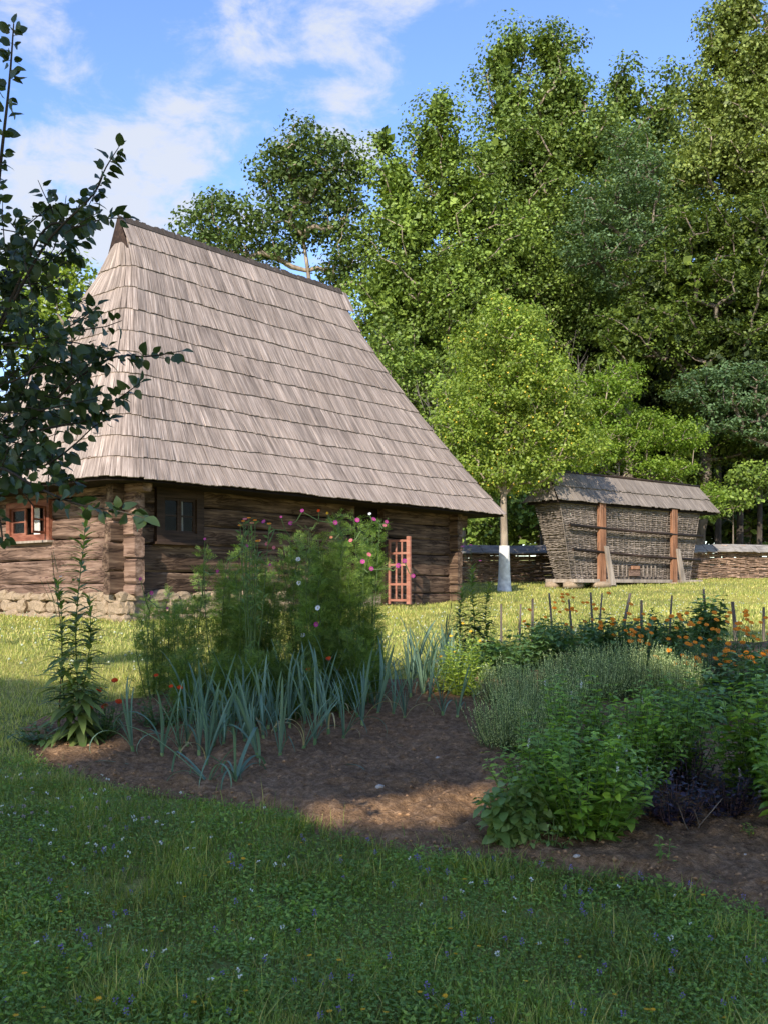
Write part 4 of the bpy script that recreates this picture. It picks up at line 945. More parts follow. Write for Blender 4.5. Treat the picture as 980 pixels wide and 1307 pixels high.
for row in range(2):
    t0_, t1_ = (0, .52) if row == 0 else (.47, 1.0)
    for side in (0, 1):
        fy = (lambda y: y) if side == 0 else (lambda y: 1.26-y)
        x = cx(t0_)[0]; xe = cx(t0_)[1]; a, b_ = cx(t1_)
        while x < xe-.01:
            w = min(random.uniform(.11, .19), xe-x); zA, zB = ce+(crz-ce)*t0_, ce+(crz-ce)*t1_; c_ = lambda t: min(max(t, a), b_)
            csh((x+.003, fy(yq(t0_)), zA), (x+w-.003, fy(yq(t0_)), zA), (c_(x), fy(yq(t1_)), zB), (c_(x+w)+.001, fy(yq(t1_)), zB), (0, -.82 if side == 0 else .82, .57)); x += w
    for sx in (0, 1):
        y = yq(t0_); ye = 1.26-y; n = max(1, int((ye-y)/.14)); xa, xb = cx(t0_)[sx], cx(t1_)[sx]; zA, zB = ce+(crz-ce)*t0_, ce+(crz-ce)*t1_; ya, yb = yq(t1_), 1.26-yq(t1_)
        for i in range(n):
            f0, f1 = i/n, (i+1)/n
            csh((xa, y+(ye-y)*f0, zA), (xa, y+(ye-y)*f1, zA), (xb, ya+(yb-ya)*f0, zB), (xb, ya+(yb-ya)*f1+.002, zB), (-.9 if sx == 0 else .9, 0, .4))
q = MB(); q.tube([(.2, .63, crz+.02), (4, .63, crz+.035), (7.7, .63, crz+.02)], .045, 6); part('ridge_pole', q, 'dark_wood', croof, True)

# ------------------------------------------------------------------ wattle fence
f0 = np.array([1.0, 31.1]); fd_ = nrm(np.array([.934, .356])); fn = np.array([fd_[1], -fd_[0]])
frz = math.atan2(fd_[1], fd_[0])
def fence_run(s0, s1, label, seed, htop):
    p = f0+fd_*s0; root = thing('wattle_fence', label, 'fence', (p[0], p[1], gzf(p[0], p[1])), frz)
    r = np.random.default_rng(seed); L_ = s1-s0; V0, F0, o_ = [], [], 0; rows = 31; P0, P1, ra, rb = [], [], [], []
    base = lambda s: np.array([gzf(*(f0+fd_*(s0+t)))-gzf(p[0], p[1]) for t in np.atleast_1d(s)])
    for i in range(rows):
        n = int(L_/.2); u = np.linspace(0, L_, n+1); z = base(u)+.03+i*(htop+.12)/rows+np.convolve(r.normal(size=n+9)*.05, np.ones(9)/9, 'valid')*.9
        y = .03*np.where((np.arange(n+1)//2+i) % 2 == 0, 1, -1)-.01+r.normal(size=n+1)*.008
        pts = np.stack([u, y, z], 1); seg = r.uniform(.7, 1.3, n//12+2)
        rad = .029*np.repeat(seg, 12)[:n+1]
        P0.append(pts[:-1]); P1.append(pts[1:]); ra.append(rad[:-1]); rb.append(rad[1:]*.92)
    for k in range(int(L_*5)):      # loose slanting rods
        a = r.uniform(0, L_-1.2); l = r.uniform(.6, 1.3); z = r.uniform(.05, htop-.1); b0 = base(a)[0]
        P0.append(np.array([[a, -.06, z+b0]])); P1.append(np.array([[a+l, -.065, z+b0+r.normal()*.12]])); ra.append(np.array([.02])); rb.append(np.array([.012]))
    V, Fq = frusta(np.concatenate(P0), np.concatenate(P1), np.concatenate(ra), np.concatenate(rb), 5)
    o = link('wattle_weave', npmesh('wattle_weave', V, Fq, ['wattle']), root); o['kind'] = 'stuff'
    u = .1
    while u < L_:
        b0 = base(u)[0]; q = MB(); q.tube([(u, 0, b0-.05), (u+.01, .005, b0+htop+.04)], [.032, .026], 6); part('stake', q, 'wattle', root); u += .42
    u = 0
    while u < L_:
        w = r.uniform(.28, .45); b0 = base(u+.2)[0]+htop-.06; t = r.normal()*.012
        for sgn in (-1, 1):
            q = MB(); x0, x1 = u+.004, u+w-.004
            q.hexa([(x0, sgn*.30, b0-.04+t), (x1, sgn*.30, b0-.04-t), (x1, sgn*.01, b0+.20), (x0, sgn*.01, b0+.20), (x0, sgn*.30, b0-.01+t), (x1, sgn*.30, b0-.01-t), (x1, sgn*.01, b0+.232), (x0, sgn*.01, b0+.232)], 0, None)
            part('cap_board', q, 'cap', root)
        u += w
fence_run(0, 5.3, 'brown wattle fence with grey board cap between the cottage corner and the crib', 1, 1.0)
fence_run(5.31, 19, 'brown wattle fence with long grey board cap running behind the crib to the right edge', 2, 1.02)
# whitewash on the plum trunk
for o in list(bpy.data.objects):
    if o.name.startswith('plum_tree') and o.get('label'):
        q = MB(); q.tube([(0, 0, -.02), (.0, 0, .5), (.0, 0, 1.0), (.0, 0, 1.30)], [.205, .165, .15, .14], 14, 0, True); part('whitewash', q, 'lime', o, True)

# ------------------------------------------------------------------ garden plants
def ovate(name, mat, L=1.0, Wd=.55, n=4, fold=.18, curl=.25, tipw=0.0, wav=0.0):
    v = []
    for i in range(n+1):
        t = i/n; w = Wd*.5*(math.sin(math.pi*min(1, t**.8))**.85 if 0 < t < 1 else (tipw if t == 1 else .02)); z = -curl*t*t*L
        v += [(t*L, -w, z+fold*w+wav*math.sin(i*2.5)*.05), (t*L, 0, z), (t*L, w, z+fold*w-wav*math.sin(i*2.1)*.05)]
    f = [(3*i+a, 3*i+a+1, 3*i+a+4, 3*i+a+3) for i in range(n) for a in (0, 1)]
    V = np.array(v); Fq = np.array(f); me = npmesh(name, V, Fq, [mat], smooth=True); return (V, Fq, me, mat)
def frame(P, T, N):
    T = nrm(T); S = nrm(np.cross(N, T)); N = np.cross(T, S); return P, T, S, N
def place_leaves(root, tmpl, P, T, N, sc, nm='leaf', cap=300, rest='foliage', wsc=None):
    V0, F0, me, mat = tmpl; P, T, S, N = frame(P, T, N); n = len(P); wsc = sc if wsc is None else wsc
    for i in range(min(cap, n)):
        m = Matrix(((T[i,0]*sc[i], S[i,0]*wsc[i], N[i,0]*sc[i], P[i,0]), (T[i,1]*sc[i], S[i,1]*wsc[i], N[i,1]*sc[i], P[i,1]), (T[i,2]*sc[i], S[i,2]*wsc[i], N[i,2]*sc[i], P[i,2]), (0,0,0,1)))
        link(nm, me, root, mw=m)
    if n > cap:
        sl = slice(cap, n); A = P[sl, None]+V0[None, :, 0:1]*(T[sl, None]*sc[sl, None, None])+V0[None, :, 1:2]*(S[sl, None]*wsc[sl, None, None])+V0[None, :, 2:3]*(N[sl, None]*sc[sl, None, None])
        k = n-cap; Fq = (np.arange(k)[:, None, None]*len(V0)+F0[None]).reshape(-1, F0.shape[1])
        o = link(rest, npmesh(rest, A.reshape(-1, 3), Fq, [mat + '_j' if mat + '_j' in M else mat], smooth=True), root); o['kind'] = 'stuff'
for k_, cols_, a_ in (('basil', [(.13,.255,.036), (.21,.36,.05), (.28,.43,.07)], .3), ('basil_pale', [(.11,.19,.055), (.17,.26,.08), (.25,.33,.11)], .35), ('purple', [(.012,.011,.018), (.022,.016,.030), (.035,.024,.045)], .1),
                      ('apple_leaf', [(.028,.05,.018), (.045,.075,.025), (.07,.106,.035)], .22), ('tall_herb', [(.050,.085,.025), (.085,.13,.038), (.14,.18,.06)], .35)):
    M[k_+'_j'] = leafmat(k_+'_mass', cols_, a_, .42, 4, .78, 1.22, .45)
L_basil = ovate('basil_leaf', 'basil', 1, .58, 3, .25, .35); L_bpale = ovate('pale_leaf', 'basil_pale', 1, .62, 5, .15, .35, wav=1.0); L_purp = ovate('purple_leaf', 'purple', 1, .55, 4, .25, .3, wav=.6)
L_apple = ovate('apple_leaf', 'apple_leaf', 1, .70, 6, .22, .30, wav=.4); L_lance = ovate('lance_leaf', 'tall_herb', 1, .24, 5, .2, .35); L_broad = ovate('broad_leaf', 'broad', 1, .60, 3, .25, .4); L_cal = ovate('calendula_leaf', 'calen_leaf', 1, .28, 2, .2, .3)
L_yb = ovate('yellow_leaf', 'yellow_bush', 1, .34, 3, .2, .3); L_mari = ovate('marigold_leaf', 'mari_leaf', 1, .36, 2, .1, .2)

def bush_points(r, h, rad, ns, node, tilt=.5, seg0=.12, top=1.0):
    """stems fanning from the base; returns stem paths and leaf frames (with t along the stem)"""
    stems, P, T, N, tt = [], [], [], [], []
    for s in range(ns):
        a = r.uniform(0, 6.283); rr = rad*r.uniform(.05, 1)**.6; hh = h*(1-.35*(rr/rad)**2)*r.uniform(.75, 1.05)
        e = np.array([math.cos(a)*rr, math.sin(a)*rr, hh]); c = np.array([math.cos(a)*rr*.75, math.sin(a)*rr*.75, hh*.45]); b0 = np.array([math.cos(a)*rr*.25, math.sin(a)*rr*.25, 0])
        n = max(4, int(hh/node)); ts = np.linspace(0, 1, n+1); pts = (1-ts)[:, None]**2*b0+2*(ts*(1-ts))[:, None]*c+ts[:, None]**2*e; stems.append(pts[::3] if len(pts) > 6 else pts)
        az = r.uniform(0, 6.283)
        for i in range(1, n+1):
            if ts[i] < seg0: continue
            az += 1.57+r.normal()*.2
            for q in (0, math.pi):
                d = np.array([math.cos(az+q), math.sin(az+q), tilt+r.normal()*.25]); P.append(pts[i]); T.append(d); N.append(np.array([-d[0]*.4, -d[1]*.4, 1])+r.normal(size=3)*.25); tt.append(ts[i])
    return stems, np.array(P), np.array(T), np.array(N), np.array(tt)
def stems_part(root, stems, r0, r1, mat='stem', nm='stems', k=4):
    P0, P1, a, b_ = [], [], [], []
    for p in stems:
        n = len(p)-1
        for i in range(n): P0.append(p[i]); P1.append(p[i+1]); a.append(r0+(r1-r0)*i/n); b_.append(r0+(r1-r0)*(i+1)/n)
    V, Fq = frusta(np.array(P0), np.array(P1), np.array(a), np.array(b_), k); return link(nm, npmesh(nm, V, Fq, [mat]), root)
def spikes(root, tips, r, mat, ln=.06, n=22, s=.008, nm='flower_spike'):
    for tp in tips:
        t = r.uniform(0, 1, n); a = r.uniform(0, 6.28, n); d = np.stack([np.cos(a), np.sin(a), np.full(n, .3)], 1); P = tp+np.array([0, 0, 1.])*(t*ln)[:, None]
        V, Fq = diamonds(P, nrm(d), nrm(r.normal(size=(n, 3))), np.full(n, s*1.3), np.full(n, s)); link(nm, npmesh(nm, V, Fq, [mat]), root)
def leafy_bush(name, label, cat, px, py, h, rad, tmpl, leaf, seed, ns=30, node=.04, cap=0, group=None, flowers=None, tilt=.35, stem='stem', taper=.45, seg0=.12, upn=1):
    r = np.random.default_rng(seed); p = gp(px, py) if not isinstance(px, tuple) else Vector(px)
    root = thing(name, label, cat, (p.x, p.y, p.z), 0, group)
    st, P, T, N, tt = bush_points(r, h, rad, ns, node, tilt, seg0); 
    order = np.argsort(P[:, 1]-.3*P[:, 2]+r.normal(size=len(P))*.02)     # nearest the path first
    P, T, N, tt = P[order], T[order], N[order], tt[order]; sc = leaf*(1-taper*tt**3)*r.uniform(.65, 1.2, len(P))
    place_leaves(root, tmpl, P, T, N, sc, 'leaf', cap); stems_part(root, st, .004, .002, stem)
    if flowers: 
        q = r.choice(len(st), min(flowers[0], len(st)), False); spikes(root, [st[i][-1] for i in q], r, flowers[1], *flowers[2:])
    return root

# basil bushes in front
B = leafy_bush
B('basil_plant', 'big green basil bush in flower at the front of the herb patch', 'basil', 752, 1078, .70, .40, L_basil, .074, 1, 84, .036, 300, flowers=(4, 'white', .05))
B('basil_plant', 'dense green basil left of the big bush, just above the pale lettuce leafed basil', 'basil', 690, 1050, .60, .34, L_basil, .07, 2, 68, .036, 300, flowers=(2, 'white', .05))
B('basil_plant', 'tall green basil behind the big front bush with narrower leaves', 'basil', 800, 1020, .76, .40, L_basil, .072, 3, 70, .038, 300, flowers=(2, 'white', .05))
B('basil_plant', 'green basil at the back centre rising against the silvery herb', 'basil', 735, 1000, .74, .38, L_basil, .066, 4, 60, .04, 200, flowers=(3, 'white', .05))
B('basil_plant', 'dark green basil between the herb patch and the purple basil', 'basil', 862, 1000, .78, .36, L_basil, .07, 5, 56, .04, 200)
B('basil_plant', 'large leaved basil bush cut by the right frame edge', 'basil', 975, 1030, .88, .42, L_basil, .10, 6, 64, .045, 300)
B('basil_plant', 'basil bush beyond the right frame edge behind the purple basil', 'basil', 1030, 1080, .74, .36, L_basil, .09, 7, 46, .045, 60)
B('basil_plant', 'pale yellow green lettuce leafed basil drooping at the front left corner of the herb patch', 'basil', 652, 1084, .40, .19, L_bpale, .10, 8, 26, .036, 300, tilt=-.05, taper=.3)
B('basil_plant', 'small half wilted pale basil at the foot of the big bush', 'basil', 700, 1092, .2, .13, L_bpale, .055, 9, 8, .04, 60, tilt=-.2)
B('purple_basil', 'dark purple basil plant at the front, left of the bare twigs', 'purple basil', 858, 1062, .36, .22, L_purp, .05, 10, 34, .03, 300, stem='purple_stem', flowers=(3, 'lilac', .06))
B('purple_basil', 'dark purple basil plant right of the bare twigs', 'purple basil', 930, 1052, .34, .24, L_purp, .05, 11, 34, .03, 300, stem='purple_stem', flowers=(2, 'lilac', .06))
B('purple_basil', 'dark purple basil behind, against the green basil', 'purple basil', 880, 1022, .40, .22, L_purp, .048, 12, 30, .032, 200, stem='purple_stem', flowers=(3, 'lilac', .06))
for i, (px, py, h, lab) in enumerate([(848,1120,.22,'lone green seedling weed standing in front of the big basil'),(700,1105,.07,'small round leafed weed at the bed edge'),(955,1080,.12,'small green weed at the right under the basil')]):
    B('weed', lab, 'weed', px, py, h, .07, L_basil, .04, 20+i, 5, .035, 40)
# bare twigs between purple basils
p = gp(885, 1072); root = thing('dead_stalk', 'bare forked pale twig between the purple basil plants', 'twig', p); q = MB()
q.tube([(0, 0, 0), (.03, 0, .08), (.10, 0, .16), (.16, .02, .22)], [.005, .004, .003, .002], 5); q.tube([(.0, 0, 0), (-.05, 0, .09), (-.09, 0, .2)], [.004, .003, .002], 5); q.tube([(.03, 0, .08), (.0, .0, .17)], [.003, .0015], 4); part('twig', q, 'stake', root)

# silvery hyssop / savory shrubs
def hyssop(px, py, h, rad, seed, label, ns=300, px_=None):
    r = np.random.default_rng(seed); p = gp(px, py); root = thing('savory_shrub', label, 'herb shrub', p)
    a = r.uniform(0, 6.283, ns); rr = rad*r.uniform(0, 1, ns)**.55; b0 = np.stack([np.cos(a)*rr*.6, np.sin(a)*rr*.6, np.zeros(ns)], 1); hh = h*r.uniform(.72, 1.08, ns)*(1-.25*(rr/rad)**2.5)
    e = np.stack([np.cos(a)*rr*1.1, np.sin(a)*rr*1.1, hh], 1)+r.normal(size=(ns, 3))*.03; m_ = (b0+e)/2+np.stack([np.cos(a)*rr*.12, np.sin(a)*rr*.12, np.zeros(ns)], 1)
    stems_part(root, [np.array([b0[i], m_[i], e[i]]) for i in range(ns)], .0025, .0014, 'stem')
    nl = 40; t = np.tile(np.linspace(.25, 1.0, nl), ns); k = np.repeat(np.arange(ns), nl); P = (1-t)[:, None]**2*b0[k]+2*(t*(1-t))[:, None]*(m_[k]*1.0)+t[:, None]**2*e[k]
    P = np.where((t > 0)[:, None], P, P); az = r.uniform(0, 6.283, ns*nl); T = nrm(np.stack([np.cos(az), np.sin(az), r.uniform(.3, 1.4, ns*nl)], 1)); N = nrm(np.cross(T, r.normal(size=(ns*nl, 3))))
    s = .017*r.uniform(.6, 1.3, ns*nl)*(1.1-.3*t); V, Fq = diamonds(P, T, N, s, s*.42); o = link('foliage', npmesh('foliage', V, Fq, ['hyssop']), root); o['kind'] = 'stuff'
hyssop(655, 965, .48, .30, 1, 'grey green fine leaved herb shrub at the left front of its patch', 240)
hyssop(690, 925, .52, .38, 2, 'grey green fine leaved herb shrub second from the left', 280)
hyssop(745, 900, .52, .42, 3, 'tallest silvery herb shrub in the middle of the patch', 300)
hyssop(800, 895, .54, .40, 4, 'silvery herb shrub right of the middle with pale tips', 280)
hyssop(862, 905, .50, .26, 5, 'silvery herb shrub at the right end beside the orange flowers', 200)
hyssop(645, 905, .40, .26, 6, 'low silvery herb shrub at the back left beside the yellow green bush', 170)

# leeks
def leek_leaf(kind, seed):
    r = np.random.default_rng(seed); n = 12; ts = np.linspace(0, 1, n+1); L_ = 1.0; x = 0; z = 0; ang = r.uniform(.02, .12); v = []; px_, pz_ = [], []
    for t in ts:
        px_.append(x); pz_.append(z)
        if kind == 'straight': ang += .004+.022*t
        elif kind == 'curve': ang += .01+.12*t*t
        elif kind == 'kink': ang += (1.5 if abs(t-.58) < .06 else .05)+.06*t
        else: ang += .06+.42*t
        x += math.sin(ang)*L_/n; z += math.cos(ang)*L_/n
    for i, t in enumerate(ts):
        w = .0165*(1-.15*t)*(1 if t < .6 else math.sqrt(max(0, 1-((t-.6)/.4)**2))+.03); a = math.atan2(px_[min(i+1, n)]-px_[max(i-1, 0)], pz_[min(i+1, n)]-pz_[max(i-1, 0)]); nx_, nz_ = math.cos(a), -math.sin(a); f = .55*w
        v += [(px_[i]-nx_*f, -w, pz_[i]-nz_*f), (px_[i], 0, pz_[i]), (px_[i]-nx_*f, w, pz_[i]-nz_*f)]
    f = [(3*i+a, 3*i+a+1, 3*i+a+4, 3*i+a+3) for i in range(n) for a in (0, 1)]
    return np.array(v), np.array(f)
LK = []
for i, kd in enumerate(['straight', 'straight', 'curve', 'curve', 'kink', 'flop', 'straight']):
    v, f = leek_leaf(kd, i); LK.append(npmesh('leek_leaf', v, f, ['leek'], smooth=True))
v, f = leek_leaf('flop', 9); LKD = npmesh('dry_leaf', v, f, ['leek_dry'], smooth=True)
q = MB(); q.tube([(0, 0, -.02), (0, 0, .03), (0, 0, .09)], [.014, .013, .012], 8); STALK = q.mesh('stalk', ['basil_pale'], True)
def leek(p, h, seed, label, az=None, nl=None, flop=False, group='leeks in rows across the bed'):
    r = random.Random(seed); root = thing('leek_plant', label, 'leek', p, 0, group); root.rotation_euler = (r.gauss(0, .10), r.gauss(0, .13), 0); link('stalk', STALK, root); az = r.uniform(0, 3.14) if az is None else az
    for i in range(nl or r.randint(8, 12)):
        a = az+(math.pi if i % 2 else 0)+r.gauss(0, .45); me = LK[r.choice((0, 1, 6, 2, 2, 3, 2, 3, 5, 2) if not flop else (5, 3, 5, 4))]
        if r.random() < .16: me = LK[r.choice((4, 5, 4))]
        if r.random() < .10: me = LKD
        s = h*(1.4 if flop else 1.0)*r.uniform(.5, 1.12)*(.8 if me is LKD else 1); t = r.uniform(-.06, .26)+(.5 if flop else 0)
        link('leaf', me, root, mw=Matrix.Translation((0, 0, .05)) @ Matrix.Rotation(a, 4, 'Z') @ Matrix.Rotation(t, 4, 'Y') @ Matrix.Scale(s, 4))
    return root
row = [(172,967,.52,0),(205,976,.60,0),(232,968,.50,0),(262,985,.55,0),(300,1008,.50,1),(268,1012,.45,1),(332,976,.58,0),(357,977,.6,0),(384,966,.6,0),(402,958,.55,0),(420,944,.62,0),(438,954,.62,0),(462,934,.62,0),(480,922,.64,0),(500,922,.60,0),(516,928,.5,0),(546,903,.52,0),(565,922,.48,0),(581,926,.46,0)]
for i, (px, py, h, fl) in enumerate(row):
    p = gp(px, py); lab = 'blue green leek in the front row of the bed'
    if i == 0: lab = 'first leek from the left end of the front row, narrow and upright'
    elif i == 1: lab = 'tall upright leek second from the left with a clean white base'
    elif i == 4: lab = 'fallen leek sprawling over the soil at the front of the row'
    elif i == 5: lab = 'leek with drooped leaves just left of the fallen one'
    elif i == 2: lab = 'third leek from the left in the front row'
    elif i == 3: lab = 'leek in the front row just left of the two drooping ones'
    elif i < 10: lab = 'upright front row leek between the fallen leek and the middle of the row'
    elif i < 14: lab = 'front row leek in the middle, in front of the white cosmos flowers'
    elif i < len(row)-2: lab = 'front row leek near the right end, before the last two short ones'
    elif i == len(row)-1: lab = 'last short leek at the right end of the row'
    elif i == len(row)-2: lab = 'short leek second from the right end of the row'
    leek(p, h, i, lab, flop=bool(fl), group=('left part' if i < 10 else 'middle part' if i < 14 else 'right part')+' of the leek front row' if i > 5 and i < len(row)-2 else None, nl=8 if not fl else 7)
rk = random.Random(8)
for j in range(64):
    t = rk.random(); px = 232+t*350; py = 990-t*88-rk.uniform(10, 54); 
    part_ = 'left' if t < .33 else 'middle' if t < .66 else 'right'; deep = 'just behind the front row' if py > 990-t*88-32 else 'at the back of the leek patch'
    lab = 'leek %s, in the %s third of the patch' % (deep, part_)
    leek(gp(px, py), rk.uniform(.48, .66), 100+j, lab, group='leeks %s, %s third' % (deep, part_))
wr = random.Random(44)
for i in range(16):
    px, py = wr.uniform(330, 600), wr.uniform(960, 1075)
    if i > 10: px, py = wr.uniform(700, 960), wr.uniform(1095, 1140)
    p = gp(px, py); me = tuft_obj(px, py, 9, .05, 'tiny green seedling sprouting from the bare soil', 900+i, sp=.012, w=.004); me['group'] = 'seedlings on the bare soil'
# dry fallen leaves on the soil
for i, (px, py, a, s) in enumerate([(415,1010,.3,.3),(360,1000,2.5,.35),(165,985,3.0,.3),(500,960,.2,.3),(330,1000,.1,.38),(250,1000,2.9,.4),(440,985,5.2,.34),(590,935,.1,.3)]):
    p = gp(px, py); o = link('fallen_leek_leaf', LKD if i % 2 else LK[2], None, mw=Matrix.Translation((p.x, p.y, p.z+.05)) @ Matrix.Rotation(a, 4, 'Z') @ Matrix.Rotation(1.35, 4, 'Y') @ Matrix.Scale(s, 4)); tag(o, 'loose leek leaf lying on the bare soil beside the front row', 'leaf', 'loose leek leaves on the soil')

# cosmos
def flower_mesh(name, petal_m, n=8, R_=.03, ctr='center', cup=.25):
    mb = MB()
    for k in range(n):
        a = k*2*math.pi/n; d = np.array([math.cos(a), math.sin(a), cup]); s = np.array([-math.sin(a), math.cos(a), 0])*R_*.36
        mb.add([d*.003, d*R_*.7-s, d*R_, d*R_*.7+s], [(0,1,2,3)], 0)
    for k in range(6):
        a = k*1.047; b_ = a+1.047; r_ = R_*.2; mb.add([(0, 0, .008), (r_*math.cos(a), r_*math.sin(a), .003), (r_*math.cos(b_), r_*math.sin(b_), .003)], [(0,1,2)], 1)
    return mb.mesh(name, [petal_m, ctr])
FM = {c: flower_mesh('flower', c) for c in ('magenta', 'pink', 'white', 'orange', 'salmon', 'yellow')}
FM['redorange'] = flower_mesh('flower', 'redorange', 14, .024, 'redorange', .6); FM['cal'] = flower_mesh('flower', 'orange', 14, .028, 'orange', .15); FM['zin'] = flower_mesh('flower', 'orange', 12, .024, 'pink', .5)
def put_flower(root, kind, p, s, face=None, rng=random):
    f = face or (rng.uniform(-.5, .5), -1+rng.uniform(-.3, .3), .35+rng.uniform(-.3, .4)); rot = Vector(f).to_track_quat('Z', 'Y').to_matrix().to_4x4()
    return link('flower', FM[kind], root, mw=Matrix.Translation(p) @ rot @ Matrix.Scale(s, 4))
def feather(r, P, D, ln, m=5):
    """feathery leaf arrays: rachis plus thread leaflets"""
    n = len(P); U = nrm(np.cross(D, r.normal(size=(n, 3)))); out = [(P, D, U, np.full(n, 1.0)*ln, np.full(n, .0045))]
    for j in range(1, m):
        t = j/m; base_ = P+D*(ln*t)[:, None]-np.array([0, 0, 1.])*(ln*.15*t*t)[:, None]
        for sg in (-1, 1):
            S = np.cross(D, U)*sg; d = nrm(D*.75+S*.8+r.normal(size=(n, 3))*.18); out.append((base_, d, U, ln*.46*(1-.4*t), np.full(n, .0058)))
    Vs = [diamonds(p, d, u, l_, w)[0] for (p, d, u, l_, w) in out]; return np.concatenate(Vs)
def cosmos(px, py, h, spread, seed, label, fl=(), ns=6, dens=1.0, mat='cosmos', name='cosmos_plant'):
    r = np.random.default_rng(seed); p = gp(px, py) if not isinstance(px, tuple) else Vector(px); root = thing(name, label, 'cosmos', p); sts = []; Pn, Dn, Ln = [], [], []
    for s in range(ns):
        a = r.uniform(0, 6.283); e = np.array([math.cos(a)*spread*r.uniform(.2, 1), math.sin(a)*spread*r.uniform(.2, 1)*.7, h*1.05*r.uniform(.68, 1.0)]); b0 = np.array([e[0]*.25, e[1]*.25, 0]); c = (b0+e)/2+r.normal(size=3)*.04; ts = np.linspace(0, 1, 9); sts.append((1-ts)[:, None]**2*b0+2*(ts*(1-ts))[:, None]*c+ts[:, None]**2*e)
        nn = int(e[2]/.026*dens)
        for i in range(nn):
            t = r.uniform(.06, 1.0); q = (1-t)**2*b0+2*t*(1-t)*c+t*t*e
            for k in range(3):
                az = r.uniform(0, 6.283); el = r.uniform(.1, 1.1); d = np.array([math.cos(az), math.sin(az), el]); l0 = r.uniform(.0, .07)*(1-.4*t)
                Pn.append(q+nrm(d)*l0); Dn.append(nrm(d)); Ln.append(r.uniform(.08, .15)*(1.15-.4*t))
    V = feather(r, np.array(Pn), np.array(Dn), np.array(Ln)); o = link('foliage', npmesh('foliage', V, np.arange(len(V)).reshape(-1, 4), [mat]), root); o['kind'] = 'stuff'
    for (fx, fy, kd, s) in fl:      # flower at photo pixel, on its own stalk
        Y = p.y-spread*(.95+.4*r.uniform()) ; w = wp(fx, fy, Y)-np.array(p); tip = min(sts, key=lambda q: np.linalg.norm(q[-1]-w)); j = int(np.argmin(np.linalg.norm(tip-w-np.array([0, 0, -.15]), axis=1))); b0 = tip[j]
        sts.append(np.array([b0, (b0+w)/2+np.array([0, 0, -.03]), w-np.array([0, 0, .008])])); put_flower(root, kd, w, s*.72, rng=random.Random(int(fx*7+fy)))
    stems_part(root, sts, .0058, .003, 'stem', 'stems', 5); return root
cosmos(470, 905, 1.62, .30, 1, 'tallest cosmos at the right end of the clump with magenta flowers', [(477,663,'magenta',1.0),(456,664,'magenta',1.05),(493,666,'magenta',.8),(471,708,'pink',1),(463,717,'magenta',1.05),(474,726,'magenta',1.0),(516,716,'magenta',1.0),(508,722,'magenta',1.1),(491,671,'pink',.8),(448,690,'pink',.9),(472,656,'white',.7),(527,735,'magenta',.9)], 8, 1.15)
cosmos(428, 905, 1.66, .28, 2, 'feathery cosmos second from the right with a fresh light green top', [(428,667,'magenta',1),(386,652,'magenta',.9),(371,668,'magenta',.95),(407,652,'redorange',.8),(418,655,'yellow',.6),(423,686,'salmon',.7),(406,776,'white',1.15),(404,797,'magenta',1.1)], 8, 1.15)
cosmos(382, 900, 1.50, .28, 3, 'cosmos in the middle of the clump with white daisy like flowers', [(381,714,'white',1.1),(382,744,'white',1.1),(387,811,'white',1.15),(359,660,'magenta',.6),(337,666,'magenta',1),(341,694,'pink',.9)], 7)
cosmos(330, 895, 1.45, .28, 4, 'dense cosmos behind the orange and pink button flowers', [(350,699,'pink',.8),(345,721,'magenta',.7)], 7)
cosmos(284, 900, 1.38, .28, 5, 'bushy cosmos left of the middle with a round green top', [(315,697,'magenta',.8),(332,690,'salmon',.6)], 7)
cosmos(240, 905, 1.05, .28, 6, 'lower cosmos near the left end of the clump with few flowers', [(262,688,'magenta',.6),(278,729,'magenta',.7)], 7)
cosmos(196, 900, .85, .24, 7, 'short sparse cosmos at the left end of the clump', [(180,739,'magenta',.8),(194,757,'magenta',.9),(214,776,'magenta',.6)], 6, .7)
cosmos(450, 885, 1.45, .30, 8, 'cosmos standing at the back right of the clump', [], 7)
cosmos(400, 880, 1.35, .30, 9, 'cosmos at the back of the clump behind the white flowers', [], 7)
cosmos(345, 878, 1.22, .30, 10, 'cosmos at the back of the clump left of the middle', [], 7)
cosmos(290, 878, 1.1, .30, 11, 'cosmos at the back left of the clump', [], 7)
cosmos(215, 890, 1.0, .28, 21, 'cosmos at the back left end of the clump', [], 7)
cosmos(310, 905, 1.3, .3, 22, 'leafy cosmos in the front of the clump left of the middle', [], 7)
cosmos(405, 908, 1.35, .3, 23, 'leafy cosmos in the front of the clump right of the middle', [], 7)
cosmos(310, 930, .62, .32, 12, 'low feathery cosmos foliage just behind the left leeks', [], 9, 1.5)
cosmos(370, 925, .62, .32, 13, 'low feathery cosmos foliage behind the middle leeks', [], 9, 1.5)
cosmos(445, 915, .70, .34, 14, 'dark low cosmos foliage behind the right leeks', [], 9, 1.5)
cosmos(248, 925, .60, .30, 15, 'low feathery cosmos foliage behind the first leeks', [], 8, 1.4)
